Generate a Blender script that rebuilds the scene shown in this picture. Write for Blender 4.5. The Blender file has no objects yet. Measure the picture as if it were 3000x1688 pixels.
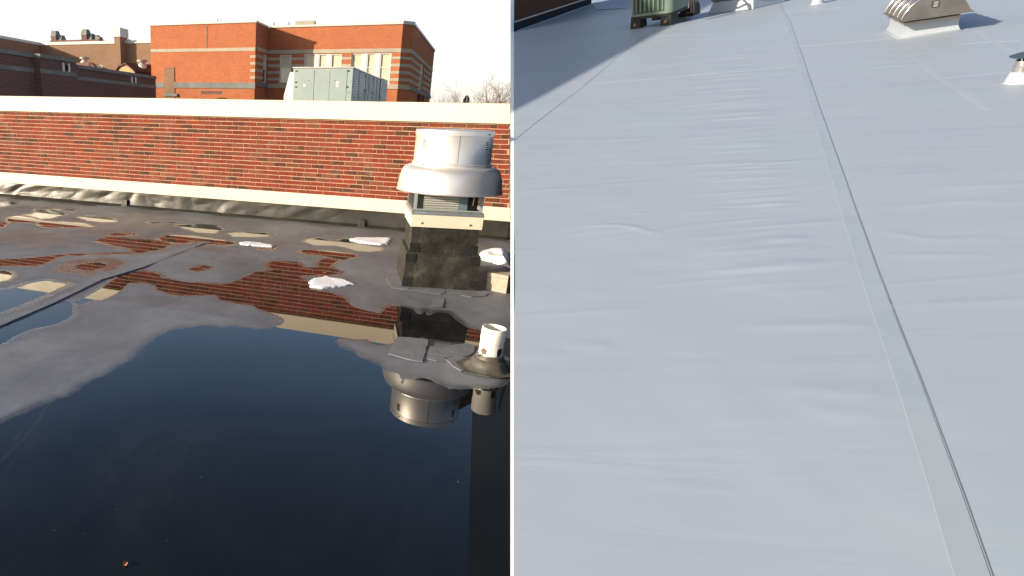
import bpy, bmesh, math, random
import numpy as np
from mathutils import Vector, Matrix
from mathutils.geometry import tessellate_polygon
random.seed(7); RNG = np.random.default_rng(11)
R = math.radians
scene = bpy.context.scene
COL = scene.collection

# ------------------------------------------------------------------ camera, sky, sun
PXC, PYC, FPX = 765.0, 844.0, 1720.0            # principal point and focal length, photo pixels (3000 wide)
CAM = np.array([0.0, 0.0, 1.6])
_p, _r = R(16.0), R(1.55)
_f = np.array([0, math.cos(_p), -math.sin(_p)]); _u = np.array([0, math.sin(_p), math.cos(_p)]); _x = np.array([1.0, 0, 0])
CX = math.cos(_r)*_x + math.sin(_r)*_u
CU = -math.sin(_r)*_x + math.cos(_r)*_u
CF = _f
cd = bpy.data.cameras.new('camera'); cam = bpy.data.objects.new('camera', cd); COL.objects.link(cam)
cd.sensor_fit = 'HORIZONTAL'; cd.sensor_width = 36; cd.lens = 36*FPX/3000.0
cd.shift_x = (1500-PXC)/3000.0; cd.shift_y = 0.0; cd.clip_start = 0.05; cd.clip_end = 5000
cam.matrix_world = Matrix(((CX[0], CU[0], -CF[0], 0), (CX[1], CU[1], -CF[1], 0), (CX[2], CU[2], -CF[2], 1.6), (0, 0, 0, 1)))
scene.camera = cam

SUN_EL = R(14.5)
SH = np.array([-0.963, -0.268])                  # horizontal direction towards the sun
TOSUN = np.array([SH[0]*math.cos(SUN_EL), SH[1]*math.cos(SUN_EL), math.sin(SUN_EL)])
w = bpy.data.worlds.new('World'); scene.world = w; w.use_nodes = True
nt = w.node_tree; bg = nt.nodes['Background']
sky = nt.nodes.new('ShaderNodeTexSky'); sky.sky_type = 'NISHITA'; sky.sun_disc = False
sky.sun_elevation = SUN_EL; sky.sun_rotation = math.atan2(SH[0], SH[1])
sky.air_density = 1.0; sky.dust_density = 3.0; sky.ozone_density = 1.0; sky.altitude = 100
nt.links.new(sky.outputs[0], bg.inputs[0]); bg.inputs[1].default_value = 0.07
# bright thin haze low in the sky, the same all the way round the horizon
tcw = nt.nodes.new('ShaderNodeTexCoord'); sep = nt.nodes.new('ShaderNodeSeparateXYZ'); nt.links.new(tcw.outputs['Generated'], sep.inputs[0])
hr_ = nt.nodes.new('ShaderNodeValToRGB'); he_ = hr_.color_ramp.elements
for q_ in range(4): he_.new(.5)
for q_, (p_, c_) in enumerate([(0, (.52, .48, .455)), (.17, (.525, .495, .48)), (.24, (.27, .31, .38)), (.36, (.125, .225, .39)), (.52, (.045, .085, .16)), (.75, (0, 0, 0))]):
    he_[q_].position = p_; he_[q_].color = (*c_, 1)
nt.links.new(sep.outputs[2], hr_.inputs[0])
bg2 = nt.nodes.new('ShaderNodeBackground'); nt.links.new(hr_.outputs[0], bg2.inputs[0]); bg2.inputs[1].default_value = 1.0
ads = nt.nodes.new('ShaderNodeAddShader'); nt.links.new(bg.outputs[0], ads.inputs[0]); nt.links.new(bg2.outputs[0], ads.inputs[1])
nt.links.new(ads.outputs[0], nt.nodes['World Output'].inputs['Surface'])
sl = bpy.data.lights.new('sun', 'SUN'); so = bpy.data.objects.new('sun', sl); COL.objects.link(so)
sl.energy = 5.0; sl.angle = R(0.5); sl.color = (1.0, 0.84, 0.64)
so.rotation_euler = Vector(TOSUN).to_track_quat('Z', 'Y').to_euler()
scene.view_settings.view_transform = 'Standard'; scene.view_settings.look = 'None'
scene.view_settings.exposure = 0.7; scene.view_settings.gamma = 1.0
scene.view_settings.use_curve_mapping = False

# ------------------------------------------------------------------ geometry helpers
def V(*a): return np.array(a, float)
def unit(v): v = np.array(v, float); return v/np.linalg.norm(v)
def ray(x, y): return CX*(x-PXC)/FPX - CU*(y-PYC)/FPX + CF
def atz(x, y, z=0.0):
    r = ray(x, y); return CAM + r*((z-CAM[2])/r[2])
def onpl(x, y, P, n):
    r = ray(x, y); return CAM + r*(((P-CAM)@n)/(r@n))
def atY(x, y, Y):
    r = ray(x, y); return CAM + r*(Y/r[1])

def tag(o, label=None, cat=None, group=None, kind=None):
    if label: o['label'] = label
    if cat: o['category'] = cat
    if group: o['group'] = group
    if kind: o['kind'] = kind
    return o
def thing(name, loc, label, cat, group=None):
    o = bpy.data.objects.new(name, None); COL.objects.link(o); o.location = Vector(loc); o.empty_display_size = .1
    return tag(o, label, cat, group)
def wloc(o):
    v = Vector((0, 0, 0))
    while o is not None: v += o.location; o = o.parent
    return v

class MB:
    """collects faces in world coordinates, built as one mesh relative to its parent"""
    def __init__(s): s.v = []; s.f = []; s.sm = []
    def add(s, vs, fs, smooth=False):
        k = len(s.v); s.v += [tuple(map(float, q)) for q in vs]
        s.f += [tuple(i+k for i in f) for f in fs]; s.sm += [smooth]*len(fs); return s
    def hexa(s, b, t):                           # 4 bottom, 4 top points
        return s.add(list(b)+list(t), [(3, 2, 1, 0), (4, 5, 6, 7), (0, 1, 5, 4), (1, 2, 6, 5), (2, 3, 7, 6), (3, 0, 4, 7)])
    def box(s, o, a, b, c):                      # corner o and three edge vectors
        o, a, b, c = map(lambda q: np.array(q, float), (o, a, b, c))
        return s.hexa([o, o+a, o+a+b, o+b], [o+c, o+a+c, o+a+b+c, o+b+c])
    def prism(s, poly, up, smooth=False):        # polygon (list of 3d) extruded by vector
        n = len(poly); poly = [np.array(p, float) for p in poly]; up = np.array(up, float)
        vs = poly+[p+up for p in poly]
        tri = tessellate_polygon([[Vector(p) for p in poly]])
        fs = [tuple(reversed(t)) for t in tri]+[tuple(i+n for i in t) for t in tri]
        s.add(vs, fs); s.add(vs, [(i, (i+1) % n, (i+1) % n+n, i+n) for i in range(n)], smooth)
        return s
    def lathe(s, c, prof, n=48, ax=(0, 0, 1), smooth=True, ang=None, jit=0):
        c = np.array(c, float); ax = unit(ax); a = unit(np.cross(ax, (0, 1, .01))); b = np.cross(ax, a)
        vs = []; fs = []
        for (r, h) in prof:
            for k in range(n):
                t = 2*math.pi*k/n; rr = r*(1+jit*math.sin(3*t+h*20))
                vs.append(c+ax*h+(a*math.cos(t)+b*math.sin(t))*rr)
        for i in range(len(prof)-1):
            for k in range(n):
                k2 = (k+1) % n; fs.append((i*n+k, i*n+k2, (i+1)*n+k2, (i+1)*n+k))
        return s.add(vs, fs, smooth)
    def disc(s, c, r, n=32, ax=(0, 0, 1)):
        ax = unit(ax); a = unit(np.cross(ax, (0, 1, .01))); b = np.cross(ax, a)
        return s.add([np.array(c, float)+(a*math.cos(2*math.pi*k/n)+b*math.sin(2*math.pi*k/n))*r for k in range(n)], [tuple(range(n))])
    def tube(s, pts, r, n=8, r2=None, cap=True):
        pts = [np.array(p, float) for p in pts]; m = len(pts); vs = []; fs = []
        ref = np.array([.31, .17, .93])
        for i, p in enumerate(pts):
            t = unit(pts[min(i+1, m-1)]-pts[max(i-1, 0)])
            a = np.cross(t, ref)
            if np.linalg.norm(a) < .1: a = np.cross(t, (1, 0, 0))
            a = unit(a); b = np.cross(t, a); rr = r if r2 is None else r+(r2-r)*i/(m-1)
            vs += [p+(a*math.cos(2*math.pi*k/n)+b*math.sin(2*math.pi*k/n))*rr for k in range(n)]
        for i in range(m-1):
            for k in range(n):
                k2 = (k+1) % n; fs.append((i*n+k, i*n+k2, (i+1)*n+k2, (i+1)*n+k))
        if cap: fs += [tuple(range(n))[::-1], tuple((m-1)*n+k for k in range(n))]
        return s.add(vs, fs, n > 4)
    def build(s, name, mat, parent=None, bevel=0, fix=True):
        off = np.array(wloc(parent)) if parent is not None else np.zeros(3)
        me = bpy.data.meshes.new(name); vv = np.array(s.v, float)-off
        me.from_pydata([tuple(q) for q in vv], [], s.f); me.validate()
        bm = bmesh.new(); bm.from_mesh(me)
        if fix:
            bmesh.ops.remove_doubles(bm, verts=bm.verts, dist=1e-5)
            bmesh.ops.recalc_face_normals(bm, faces=bm.faces)
        if bevel:
            es = [e for e in bm.edges if len(e.link_faces) == 2 and e.calc_face_angle(0) > .5]
            bmesh.ops.bevel(bm, geom=es, offset=bevel, segments=2, affect='EDGES', profile=.6, clamp_overlap=True)
        uvl = bm.loops.layers.uv.new('uv')
        for f in bm.faces:
            n = f.normal; hz = math.hypot(n.x, n.y)
            if hz > .35: tx, ty = -n.y/hz, n.x/hz
            for l in f.loops:
                q = l.vert.co
                if hz > .35: l[uvl].uv = ((q.x+off[0])*tx+(q.y+off[1])*ty, q.z+off[2])
                else: l[uvl].uv = (q.x+off[0], q.y+off[1])
        bm.to_mesh(me); bm.free()
        if any(s.sm):
            me.polygons.foreach_set('use_smooth', [True]*len(me.polygons))
            try: me.set_sharp_from_angle(angle=R(38))
            except Exception: pass
        if mat: me.materials.append(mat)
        o = bpy.data.objects.new(name, me); COL.objects.link(o)
        if parent is not None: o.parent = parent
        return o

# ------------------------------------------------------------------ materials
def srgb(r, g, b):
    f = lambda c: (c/255/12.92) if c/255 <= .04045 else ((c/255+.055)/1.055)**2.4
    return (f(r), f(g), f(b))
class Mat:
    def __init__(s, name, base=(.5, .5, .5), rough=.6, metal=0.0, spec=.5, ior=1.45):
        s.m = bpy.data.materials.new(name); s.m.use_nodes = True; s.nt = s.m.node_tree
        s.b = s.nt.nodes['Principled BSDF']; s.b.inputs['Base Color'].default_value = (*base, 1)
        s.b.inputs['Roughness'].default_value = rough; s.b.inputs['Metallic'].default_value = metal
        s.b.inputs['Specular IOR Level'].default_value = spec; s.b.inputs['IOR'].default_value = ior
        s.base = base
    def n(s, t, **kw):
        nd = s.nt.nodes.new(t)
        for k, v in kw.items(): setattr(nd, k, v)
        return nd
    def l(s, a, b): s.nt.links.new(a, b)
    def coord(s, which='Object', scale=(1, 1, 1)):
        tc = s.n('ShaderNodeTexCoord'); mp = s.n('ShaderNodeMapping'); mp.inputs['Scale'].default_value = scale
        s.l(tc.outputs[which], mp.inputs[0]); return mp.outputs[0]
    def noise(s, scale, detail=5, rough=.6, co=None, dist=0):
        x = s.n('ShaderNodeTexNoise'); x.inputs['Scale'].default_value = scale; x.inputs['Detail'].default_value = detail
        x.inputs['Roughness'].default_value = rough; x.inputs['Distortion'].default_value = dist
        s.l(co if co is not None else s.coord(), x.inputs['Vector']); return x.outputs['Fac']
    def ramp(s, fac, stops):
        r = s.n('ShaderNodeValToRGB'); e = r.color_ramp.elements
        while len(e) < len(stops): e.new(.5)
        for k, (p, c) in enumerate(stops):
            e[k].position = p; e[k].color = (*c, 1) if len(c) == 3 else c
        s.l(fac, r.inputs[0]); return r.outputs[0]
    def mix(s, fac, a, b, mode='MIX'):
        m = s.n('ShaderNodeMix', data_type='RGBA', blend_type=mode)
        for sock, val in ((m.inputs[0], fac), (m.inputs[6], a), (m.inputs[7], b)):
            if hasattr(val, 'links') or hasattr(val, 'is_linked'): s.l(val, sock)
            elif isinstance(val, (int, float)): sock.default_value = val
            else: sock.default_value = (*val, 1)
        return m.outputs[2]
    def rng(s, fac, a, b, c, d):
        m = s.n('ShaderNodeMapRange'); s.l(fac, m.inputs[0])
        for i, q in enumerate((a, b, c, d)): m.inputs[i+1].default_value = q
        return m.outputs[0]
    def bump(s, h, strength=.3, dist=.01):
        b = s.n('ShaderNodeBump'); b.inputs['Strength'].default_value = strength; b.inputs['Distance'].default_value = dist
        s.l(h, b.inputs['Height'])
        old = s.b.inputs['Normal']
        if old.is_linked: s.l(old.links[0].from_socket, b.inputs['Normal'])
        s.l(b.outputs[0], s.b.inputs['Normal']); return s
    def col(s, c): s.l(c, s.b.inputs['Base Color']); return s
    def rgh(s, c): s.l(c, s.b.inputs['Roughness']); return s

def varied(name, base, rough=.6, metal=0, var=.18, scale=4, bump=.15, bscale=60, bd=.004, rv=.12, spec=.5, tint=None):
    m = Mat(name, base, rough, metal, spec)
    f = m.noise(scale, 6, .65); a = tuple(c*(1-var) for c in base); b = tuple(min(1, c*(1+var)) for c in base)
    c = m.ramp(f, [(.3, a), (.7, b)])
    if tint is not None: c = m.mix(m.rng(m.noise(scale*.45, 3), .5, .72, 0, .6), c, tint)
    m.col(c); m.rgh(m.rng(m.noise(scale*2.3, 4), .3, .7, max(.03, rough-rv), min(1, rough+rv)))
    if bump: m.bump(m.noise(bscale, 4), bump, bd)
    return m

# foreground brick
def brick_mat(name, island):
    m = Mat(name, rough=.85, spec=.25)
    if island:
        g = m.n('ShaderNodeNewGeometry'); rnd = g.outputs['Random Per Island']
    else:
        g = m.n('ShaderNodeObjectInfo'); rnd = g.outputs['Random']
    c = m.ramp(rnd, [(0, (.095, .042, .028)), (.14, (.13, .055, .036)), (.19, (.21, .048, .028)), (.45, (.30, .048, .025)),
                     (.62, (.26, .064, .038)), (.78, (.35, .056, .027)), (.9, (.22, .078, .048)), (1, (.30, .10, .055))])
    co = m.coord('UV', (1, 1, 1)); f = m.noise(7, 3, .6, co)
    c = m.mix(1.0, c, (.86, .92, .95), 'MULTIPLY'); c = m.mix(m.rng(f, .5, .66, 0, .75), c, m.ramp(m.noise(5.1, 2, .5, co), [(.35, (.40, .055, .026)), (.62, (.12, .05, .034))]))
    c = m.mix(.55, c, m.ramp(m.noise(55, 5, .7, co), [(.25, (.45, .42, .40)), (.6, (1, 1, 1))]), 'MULTIPLY')
    gp = m.n('ShaderNodeNewGeometry'); ps = m.n('ShaderNodeMapping'); ps.inputs['Scale'].default_value = (1, 1, .6); m.l(gp.outputs['Position'], ps.inputs[0])
    c = m.mix(.8, c, m.ramp(m.noise(.9, 5, .65, ps.outputs[0]), [(.32, (.74, .72, .70)), (.6, (1, 1, 1))]), 'MULTIPLY')
    c = m.mix(m.rng(m.noise(2.6, 6, .7, ps.outputs[0]), .56, .74, 0, .35), c, (.42, .25, .17))
    m.col(c); m.bump(m.noise(160, 4, .7, co), .5, .003); return m.m
M = {}
M['brick'] = brick_mat('red_brick', False); M['brick_far'] = brick_mat('red_brick_field', True)
m = varied('mortar', (.50, .32, .21), .95, var=.22, scale=9, bump=.6, bscale=180); M['mortar'] = m.m
m = varied('cream_metal', (.88, .78, .58), .42, var=.03, scale=1.2, bump=.03, bscale=8); M['cream'] = m.m
m = varied('cream_trim', (.74, .68, .53), .45, var=.05, scale=2, bump=.05, bscale=9, tint=(.62, .57, .44)); M['trim'] = m.m
m = Mat('flashing_rubber', (.05, .05, .045), .38, spec=.55)
m.col(m.ramp(m.noise(2.2, 6, .7), [(.3, (.014, .014, .011)), (.55, (.028, .027, .020)), (.75, (.055, .051, .036))]))
m.rgh(m.rng(m.noise(6, 4), .3, .7, .34, .5)); m.bump(m.noise(5, 3, .55), .22, .02); M['flash'] = m.m
m = Mat('curb_rubber', (.03, .03, .027), .5, spec=.4)
m.col(m.ramp(m.noise(5, 7, .7), [(.3, (.016, .016, .014)), (.55, (.034, .033, .027)), (.72, (.075, .068, .052))]))
m.rgh(m.rng(m.noise(9, 4), .3, .7, .38, .6)); m.bump(m.noise(6, 5, .65), .5, .03); M['curb'] = m.m
M['black'] = varied('black_sealant', (.018, .018, .016), .45, var=.4, scale=12, bump=.4, bscale=40).m
M['alu'] = Mat('brushed_aluminium', (.80, .79, .78), .27, .78)
_a = M['alu']; co = _a.coord('Object', (1.5, 1.5, 90)); _a.rgh(_a.rng(_a.noise(5, 5, .6, co), .3, .7, .38, .48))
_a.col(_a.ramp(_a.noise(4, 5, .6), [(.3, (.82, .78, .73)), (.7, (.90, .86, .81))])); _a.bump(_a.noise(3, 4, .6, co), .05, .004); M['alu'] = _a.m
M['galv'] = varied('galvanized_steel', (.55, .56, .56), .38, .9, var=.2, scale=14, bump=.05).m
M['greygreen'] = varied('grey_green_sheet', (.29, .36, .345), .5, .1, var=.06, scale=3, bump=.03).m
M['dark'] = varied('dark_void', (.01, .01, .012), .8, var=.2, bump=0).m
M['steelblue'] = varied('blue_grey_sheet', (.20, .29, .37), .45, .1, var=.05, scale=2, bump=.03).m
M['wire'] = varied('wire', (.25, .25, .23), .45, .8, var=.1, bump=0).m
m = Mat('chipped_white_paint', (.8, .77, .7), .55)
f = m.noise(14, 6, .72); c = m.ramp(f, [(.33, (.60, .52, .40)), (.42, (.80, .77, .70)), (1, (.86, .84, .78))])
m.col(c); m.bump(m.noise(28, 5, .7), .6, .006); M['paint'] = m.m
M['chip'] = varied('bare_chip', (.16, .11, .07), .8, var=.4, scale=30).m
m = Mat('rubber_boot', (.075, .07, .06), .5)
m.col(m.ramp(m.noise(7, 6, .7), [(.3, (.045, .042, .036)), (.7, (.13, .12, .10))])); m.bump(m.noise(40, 5), .3, .004); M['boot'] = m.m
M['snow'] = Mat('snow', (.86, .88, .93), .6)
_s = M['snow']; _s.b.inputs['Subsurface Weight'].default_value = .3; _s.b.inputs['Subsurface Radius'].default_value = (.02, .025, .03)
_s.bump(_s.noise(45, 6, .75), .6, .012); M['snow'] = _s.m
m = varied('concrete_block', (.44, .37, .29), .95, var=.2, scale=16, bump=.9, bscale=110, bd=.005, tint=(.30, .28, .26)); M['conc'] = m.m
M['leaf'] = varied('dead_leaf', (.35, .12, .05), .7, var=.3, scale=40).m
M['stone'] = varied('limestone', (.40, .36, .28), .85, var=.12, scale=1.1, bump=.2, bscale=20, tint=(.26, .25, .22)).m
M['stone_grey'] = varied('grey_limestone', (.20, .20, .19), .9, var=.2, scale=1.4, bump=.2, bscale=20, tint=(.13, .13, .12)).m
M['coping_grey'] = varied('grey_coping', (.55, .55, .53), .6, var=.1, scale=1, bump=.05).m
M['frame'] = varied('window_frame', (.72, .70, .64), .5, var=.05, bump=0).m
M['blind'] = varied('window_blind', (.56, .52, .38), .8, var=.06, scale=2, bump=0).m
M['glass'] = Mat('sky_pale_glass', (.55, .52, .42), .08, 0, .9).m  # pale base colour stands in for bright sky reflected in the panes
M['glass_dark'] = Mat('dark_glass', (.03, .03, .03), .08, 0, .9).m
M['shed_roof'] = varied('shed_roof_red', (.10, .030, .022), .7, var=.15, scale=2, bump=.1).m
M['shed_wall'] = varied('tan_shed_wall', (.50, .36, .18), .8, var=.1, scale=2).m
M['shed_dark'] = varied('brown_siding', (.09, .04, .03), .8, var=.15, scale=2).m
M['ventwhite'] = varied('turbine_white', (.62, .56, .52), .4, .3, var=.1, bump=0).m
M['bark'] = varied('grey_bark', (.20, .14, .10), .9, var=.25, scale=6, bump=.4).m
M['needle'] = varied('evergreen_needles', (.035, .05, .025), .9, var=.4, scale=2, bump=0).m
M['post'] = varied('painted_steel', (.3, .3, .3), .5, .3, var=.1).m

def wall_brick(name, c1, c2, mort, bw=.213, bh=.0677, mscale=.010, bumpd=.006, rowoff=.5, mix=.0):
    m = Mat(name, rough=.9, spec=.2); co = m.coord('UV')
    t = m.n('ShaderNodeTexBrick'); t.offset = rowoff; t.squash = 1
    t.inputs['Scale'].default_value = 1; t.inputs['Brick Width'].default_value = bw; t.inputs['Row Height'].default_value = bh
    t.inputs['Mortar Size'].default_value = mscale; t.inputs['Mortar Smooth'].default_value = .1; t.inputs['Bias'].default_value = mix
    t.inputs['Color1'].default_value = (*c1, 1); t.inputs['Color2'].default_value = (*c2, 1); t.inputs['Mortar'].default_value = (*mort, 1)
    m.l(co, t.inputs['Vector'])
    c = m.mix(.6, t.outputs['Color'], m.ramp(m.noise(.35, 6, .7, co), [(.3, (.7, .7, .7)), (.7, (1, 1, 1))]), 'MULTIPLY')
    c = m.mix(.5, c, m.ramp(m.noise(9, 3, .7, co), [(.3, (.6, .6, .6)), (.7, (1, 1, 1))]), 'MULTIPLY')
    m.col(c); inv = m.n('ShaderNodeMath', operation='SUBTRACT'); inv.inputs[0].default_value = 1; m.l(t.outputs['Fac'], inv.inputs[1])
    m.bump(inv.outputs[0], .6, bumpd); return m.m
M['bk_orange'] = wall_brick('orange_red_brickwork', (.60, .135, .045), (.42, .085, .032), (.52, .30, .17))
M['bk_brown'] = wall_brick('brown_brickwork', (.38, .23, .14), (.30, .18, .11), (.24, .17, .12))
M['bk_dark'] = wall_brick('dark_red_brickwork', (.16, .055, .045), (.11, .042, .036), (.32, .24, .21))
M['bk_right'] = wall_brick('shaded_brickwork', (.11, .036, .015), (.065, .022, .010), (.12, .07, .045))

# dark EPDM roof
m = Mat('dark_membrane', (.1, .1, .1), .6, spec=.5)
co = m.coord('Object')
c = m.ramp(m.noise(.9, 8, .68, co, .6), [(.3, (.095, .103, .118)), (.5, (.148, .159, .180)), (.68, (.195, .208, .232))])
c = m.mix(m.rng(m.noise(.5, 4, .6, co), .52, .70, 0, .45), c, (.095, .088, .088))
wv = m.n('ShaderNodeTexNoise'); wv.inputs['Scale'].default_value = 1.7; wv.inputs['Detail'].default_value = 3; wv.inputs['Distortion'].default_value = 1.4
m.l(co, wv.inputs['Vector'])
line = m.ramp(wv.outputs['Fac'], [(.492, (0, 0, 0)), (.5, (1, 1, 1)), (.508, (0, 0, 0))])
lm = m.n('ShaderNodeMath', operation='MULTIPLY'); m.l(line, lm.inputs[0]); m.l(m.rng(m.noise(3, 5, .7, co), .5, .7, 0, .55), lm.inputs[1])
c = m.mix(lm.outputs[0], c, (.26, .26, .27))
sp = m.ramp(m.noise(95, 2, .5, co), [(.70, (0, 0, 0)), (.78, (1, 1, 1))])
c = m.mix(m.mix(.35, (0, 0, 0), sp), c, (.3, .3, .3))
at = m.n('ShaderNodeAttribute', attribute_name='wet')
wetc = m.mix(.72, c, (.020, .019, .019))
c = m.mix(at.outputs['Fac'], c, wetc); m.col(c)
rr = m.rng(m.noise(4, 5, .65, co), .3, .7, .5, .68); mm = m.n('ShaderNodeMix', data_type='FLOAT')
m.l(at.outputs['Fac'], mm.inputs[0]); m.l(rr, mm.inputs[2]); mm.inputs[3].default_value = .16; m.rgh(mm.outputs[0])
m.bump(m.noise(14, 7, .7, co), .16, .006); m.bump(m.noise(2.2, 4, .6, co), .25, .02)
M['epdm'] = m.m
M['patch'] = varied('patch_membrane', (.165, .175, .195), .55, var=.2, scale=6, bump=.3, bscale=14, bd=.01, tint=(.17, .17, .175)).m
# water standing on the dark roof: bottom seen dimly through a still mirror surface
m = Mat('standing_water', (.01, .012, .016), .012, spec=.5, ior=1.46); co = m.coord('Object')
c = m.ramp(m.noise(.8, 7, .7, co, .8), [(.35, (.003, .0035, .005)), (.55, (.008, .0085, .010)), (.75, (.022, .023, .025))])
sc = m.ramp(m.noise(1.1, 6, .75, m.coord('Object', (1, .35, 1)), 1.6), [(.62, (0, 0, 0)), (.70, (1, 1, 1))])
c = m.mix(m.mix(.6, (0, 0, 0), sc), c, (.045, .045, .05))
sp = m.ramp(m.noise(42, 2, .5, co), [(.765, (0, 0, 0)), (.79, (1, 1, 1))]); c = m.mix(sp, c, (.16, .16, .15)); m.col(c)
m.bump(m.noise(1.2, 3, .5, co), .02, .01); M['water'] = m.m
# white membrane
def white_mat(name, tintv=0.0):
    m = Mat(name, (.5, .52, .56), .5, spec=.35); co = m.coord('Object')
    c = m.ramp(m.noise(.45, 5, .6, co, .4), [(.3, (.280, .342, .420)), (.5, (.298, .350, .438)), (.7, (.292, .364, .440))])
    c = m.mix(.5, c, m.ramp(m.noise(2.0, 4, .6, co, .4), [(.3, (.93, .94, .95)), (.7, (1, 1, 1))]), 'MULTIPLY')
    c = m.mix(m.rng(m.noise(60, 2, .5, co), .76, .80, 0, .35), c, (.25, .25, .25))
    ring = m.ramp(m.noise(.8, 3, .55, co, 1.2), [(.485, (0, 0, 0)), (.5, (1, 1, 1)), (.512, (0, 0, 0))])
    rm = m.n('ShaderNodeMath', operation='MULTIPLY'); m.l(ring, rm.inputs[0]); m.l(m.rng(m.noise(1.7, 5, .7, co), .5, .72, 0, .10), rm.inputs[1]); c = m.mix(rm.outputs[0], c, (.18, .18, .17))
    if tintv: c = m.mix(tintv, c, (.35, .40, .47))
    m.col(c)
    at = m.n('ShaderNodeAttribute', attribute_name='wr')
    def mp(sc):
        q = m.n('ShaderNodeMapping'); q.inputs['Scale'].default_value = sc; m.l(at.outputs['Vector'], q.inputs[0]); return q.outputs[0]
    m.bump(m.noise(1, 4, .5, mp((.8, 3.6, 1)), .8), .20, .03)
    m.bump(m.noise(1, 3, .5, mp((1.6, 9, 1)), .6), .07, .010)
    m.bump(m.noise(1, 3, .5, m.coord('Object', (.5, .6, 1)), .5), .25, .08)
    return m.m
M['white'] = white_mat('white_membrane'); M['weld'] = white_mat('weld_membrane', .3)
M['weld_dull'] = varied('weld_band', (.275, .334, .408), .45, var=.05, scale=3, bump=.05, bscale=12).m
M['white_flash'] = varied('white_flashing', (.33, .38, .44), .45, var=.05, scale=2, bump=.25, bscale=9, bd=.02).m
M['edge'] = varied('divider_white', (.90, .90, .90), .35, var=.02, scale=2, bump=0).m
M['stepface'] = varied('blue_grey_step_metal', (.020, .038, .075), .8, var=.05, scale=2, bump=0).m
M['capblue'] = varied('dark_blue_cap', (.045, .075, .11), .45, .2, var=.1, bump=0).m
M['line'] = varied('seam_line', (.13, .15, .18), .7, var=.15, bump=0).m
M['counter'] = varied('dark_counterflashing', (.010, .016, .024), .85, .0, var=.2, scale=2, bump=0, spec=.1).m
M['cond'] = varied('sage_green_metal', (.13, .185, .16), .45, .1, var=.06, scale=5, bump=.03).m
M['cond_dark'] = varied('dark_green_coil', (.020, .045, .035), .6, var=.3, scale=40, bump=.4).m
M['steel'] = varied('weathered_steel', (.25, .24, .225), .38, .75, var=.18, scale=5, bump=.06, bscale=25).m
M['steel_lt'] = varied('bright_steel', (.6, .58, .55), .35, .8, var=.1, scale=5, bump=.03).m
M['curbcap'] = varied('tan_curb_cap', (.42, .37, .31), .5, .3, var=.15, scale=6).m
M['hose'] = varied('black_hose', (.012, .013, .015), .5, var=.2).m
M['ground'] = varied('lawn_and_paving', (.09, .09, .06), .95, var=.3, scale=.2, bump=.2, bscale=3).m
M['lowroof'] = varied('gravel_roof', (.22, .20, .18), .95, var=.25, scale=2, bump=.5, bscale=20).m
M['board'] = varied('tan_board', (.42, .30, .21), .85, var=.2, scale=3).m

# ------------------------------------------------------------------ the edge between the two roofs (a plane through x=1495 / 1505)
def side_plane(px): return unit(np.cross(ray(px, 0), ray(px, 1600)))     # normal, plane through CAM
NL, NR = side_plane(1495), side_plane(1505)
if NL[0] < 0: NL = -NL
if NR[0] < 0: NR = -NR

# parapet wall frame: d along the wall to the right, nb away from the camera
A0 = atz(0, 572); B0 = atz(1495, 702); D = unit(B0-A0); NB = V(-D[1], D[0], 0)
def W(s, b, z): return A0+D*s+NB*b+V(0, 0, z)      # b>0 behind wall face
def s_edge(b, z=0, n=NL):                         # s where the wall frame line meets the roof edge plane
    P = W(0, b, z); return -((P-CAM)@n)/(D@n)

# ------------------------------------------------------------------ fractal noise in numpy
def vnoise(x, y, cell, seed):
    rg = np.random.default_rng(seed); T = rg.random((256, 256))
    u = x/cell; v = y/cell; i = np.floor(u).astype(int); j = np.floor(v).astype(int); fu = u-i; fv = v-j
    fu = fu*fu*(3-2*fu); fv = fv*fv*(3-2*fv)
    g = lambda a, b: T[a % 256, b % 256]
    return (g(i, j)*(1-fu)*(1-fv)+g(i+1, j)*fu*(1-fv)+g(i, j+1)*(1-fu)*fv+g(i+1, j+1)*fu*fv)*2-1
def fbm(x, y, cell, oct=4, seed=1, gain=.5):
    r = 0; a = 1
    for k in range(oct): r = r+a*vnoise(x, y, cell, seed+k); a *= gain; cell *= .5
    return r
def sdist(px, py, poly):                          # signed distance, positive inside
    poly = np.array(poly, float); n = len(poly); d = np.full(px.shape, 1e9); ins = np.zeros(px.shape, bool)
    for i in range(n):
        a = poly[i]; b = poly[(i+1) % n]; e = b-a; wx = px-a[0]; wy = py-a[1]
        t = np.clip((wx*e[0]+wy*e[1])/max(e@e, 1e-12), 0, 1); d = np.minimum(d, np.hypot(wx-e[0]*t, wy-e[1]*t))
        if abs(b[1]-a[1]) > 1e-12:
            c = ((a[1] > py) != (b[1] > py)) & (px < (b[0]-a[0])*(py-a[1])/(b[1]-a[1])+a[0]); ins ^= c
    return np.where(ins, d, -d)
cA = lambda L: [(x/3.293, y/3.293+560) for x, y in L]
cB = lambda L: [(700+x/3.22, 660+y/3.22) for x, y in L]
cD = lambda L: [(1100+x/3.8125, 880+y/3.8125) for x, y in L]
cC = lambda L: [(x/3.3895, 900+y/3.3895) for x, y in L]
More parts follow.
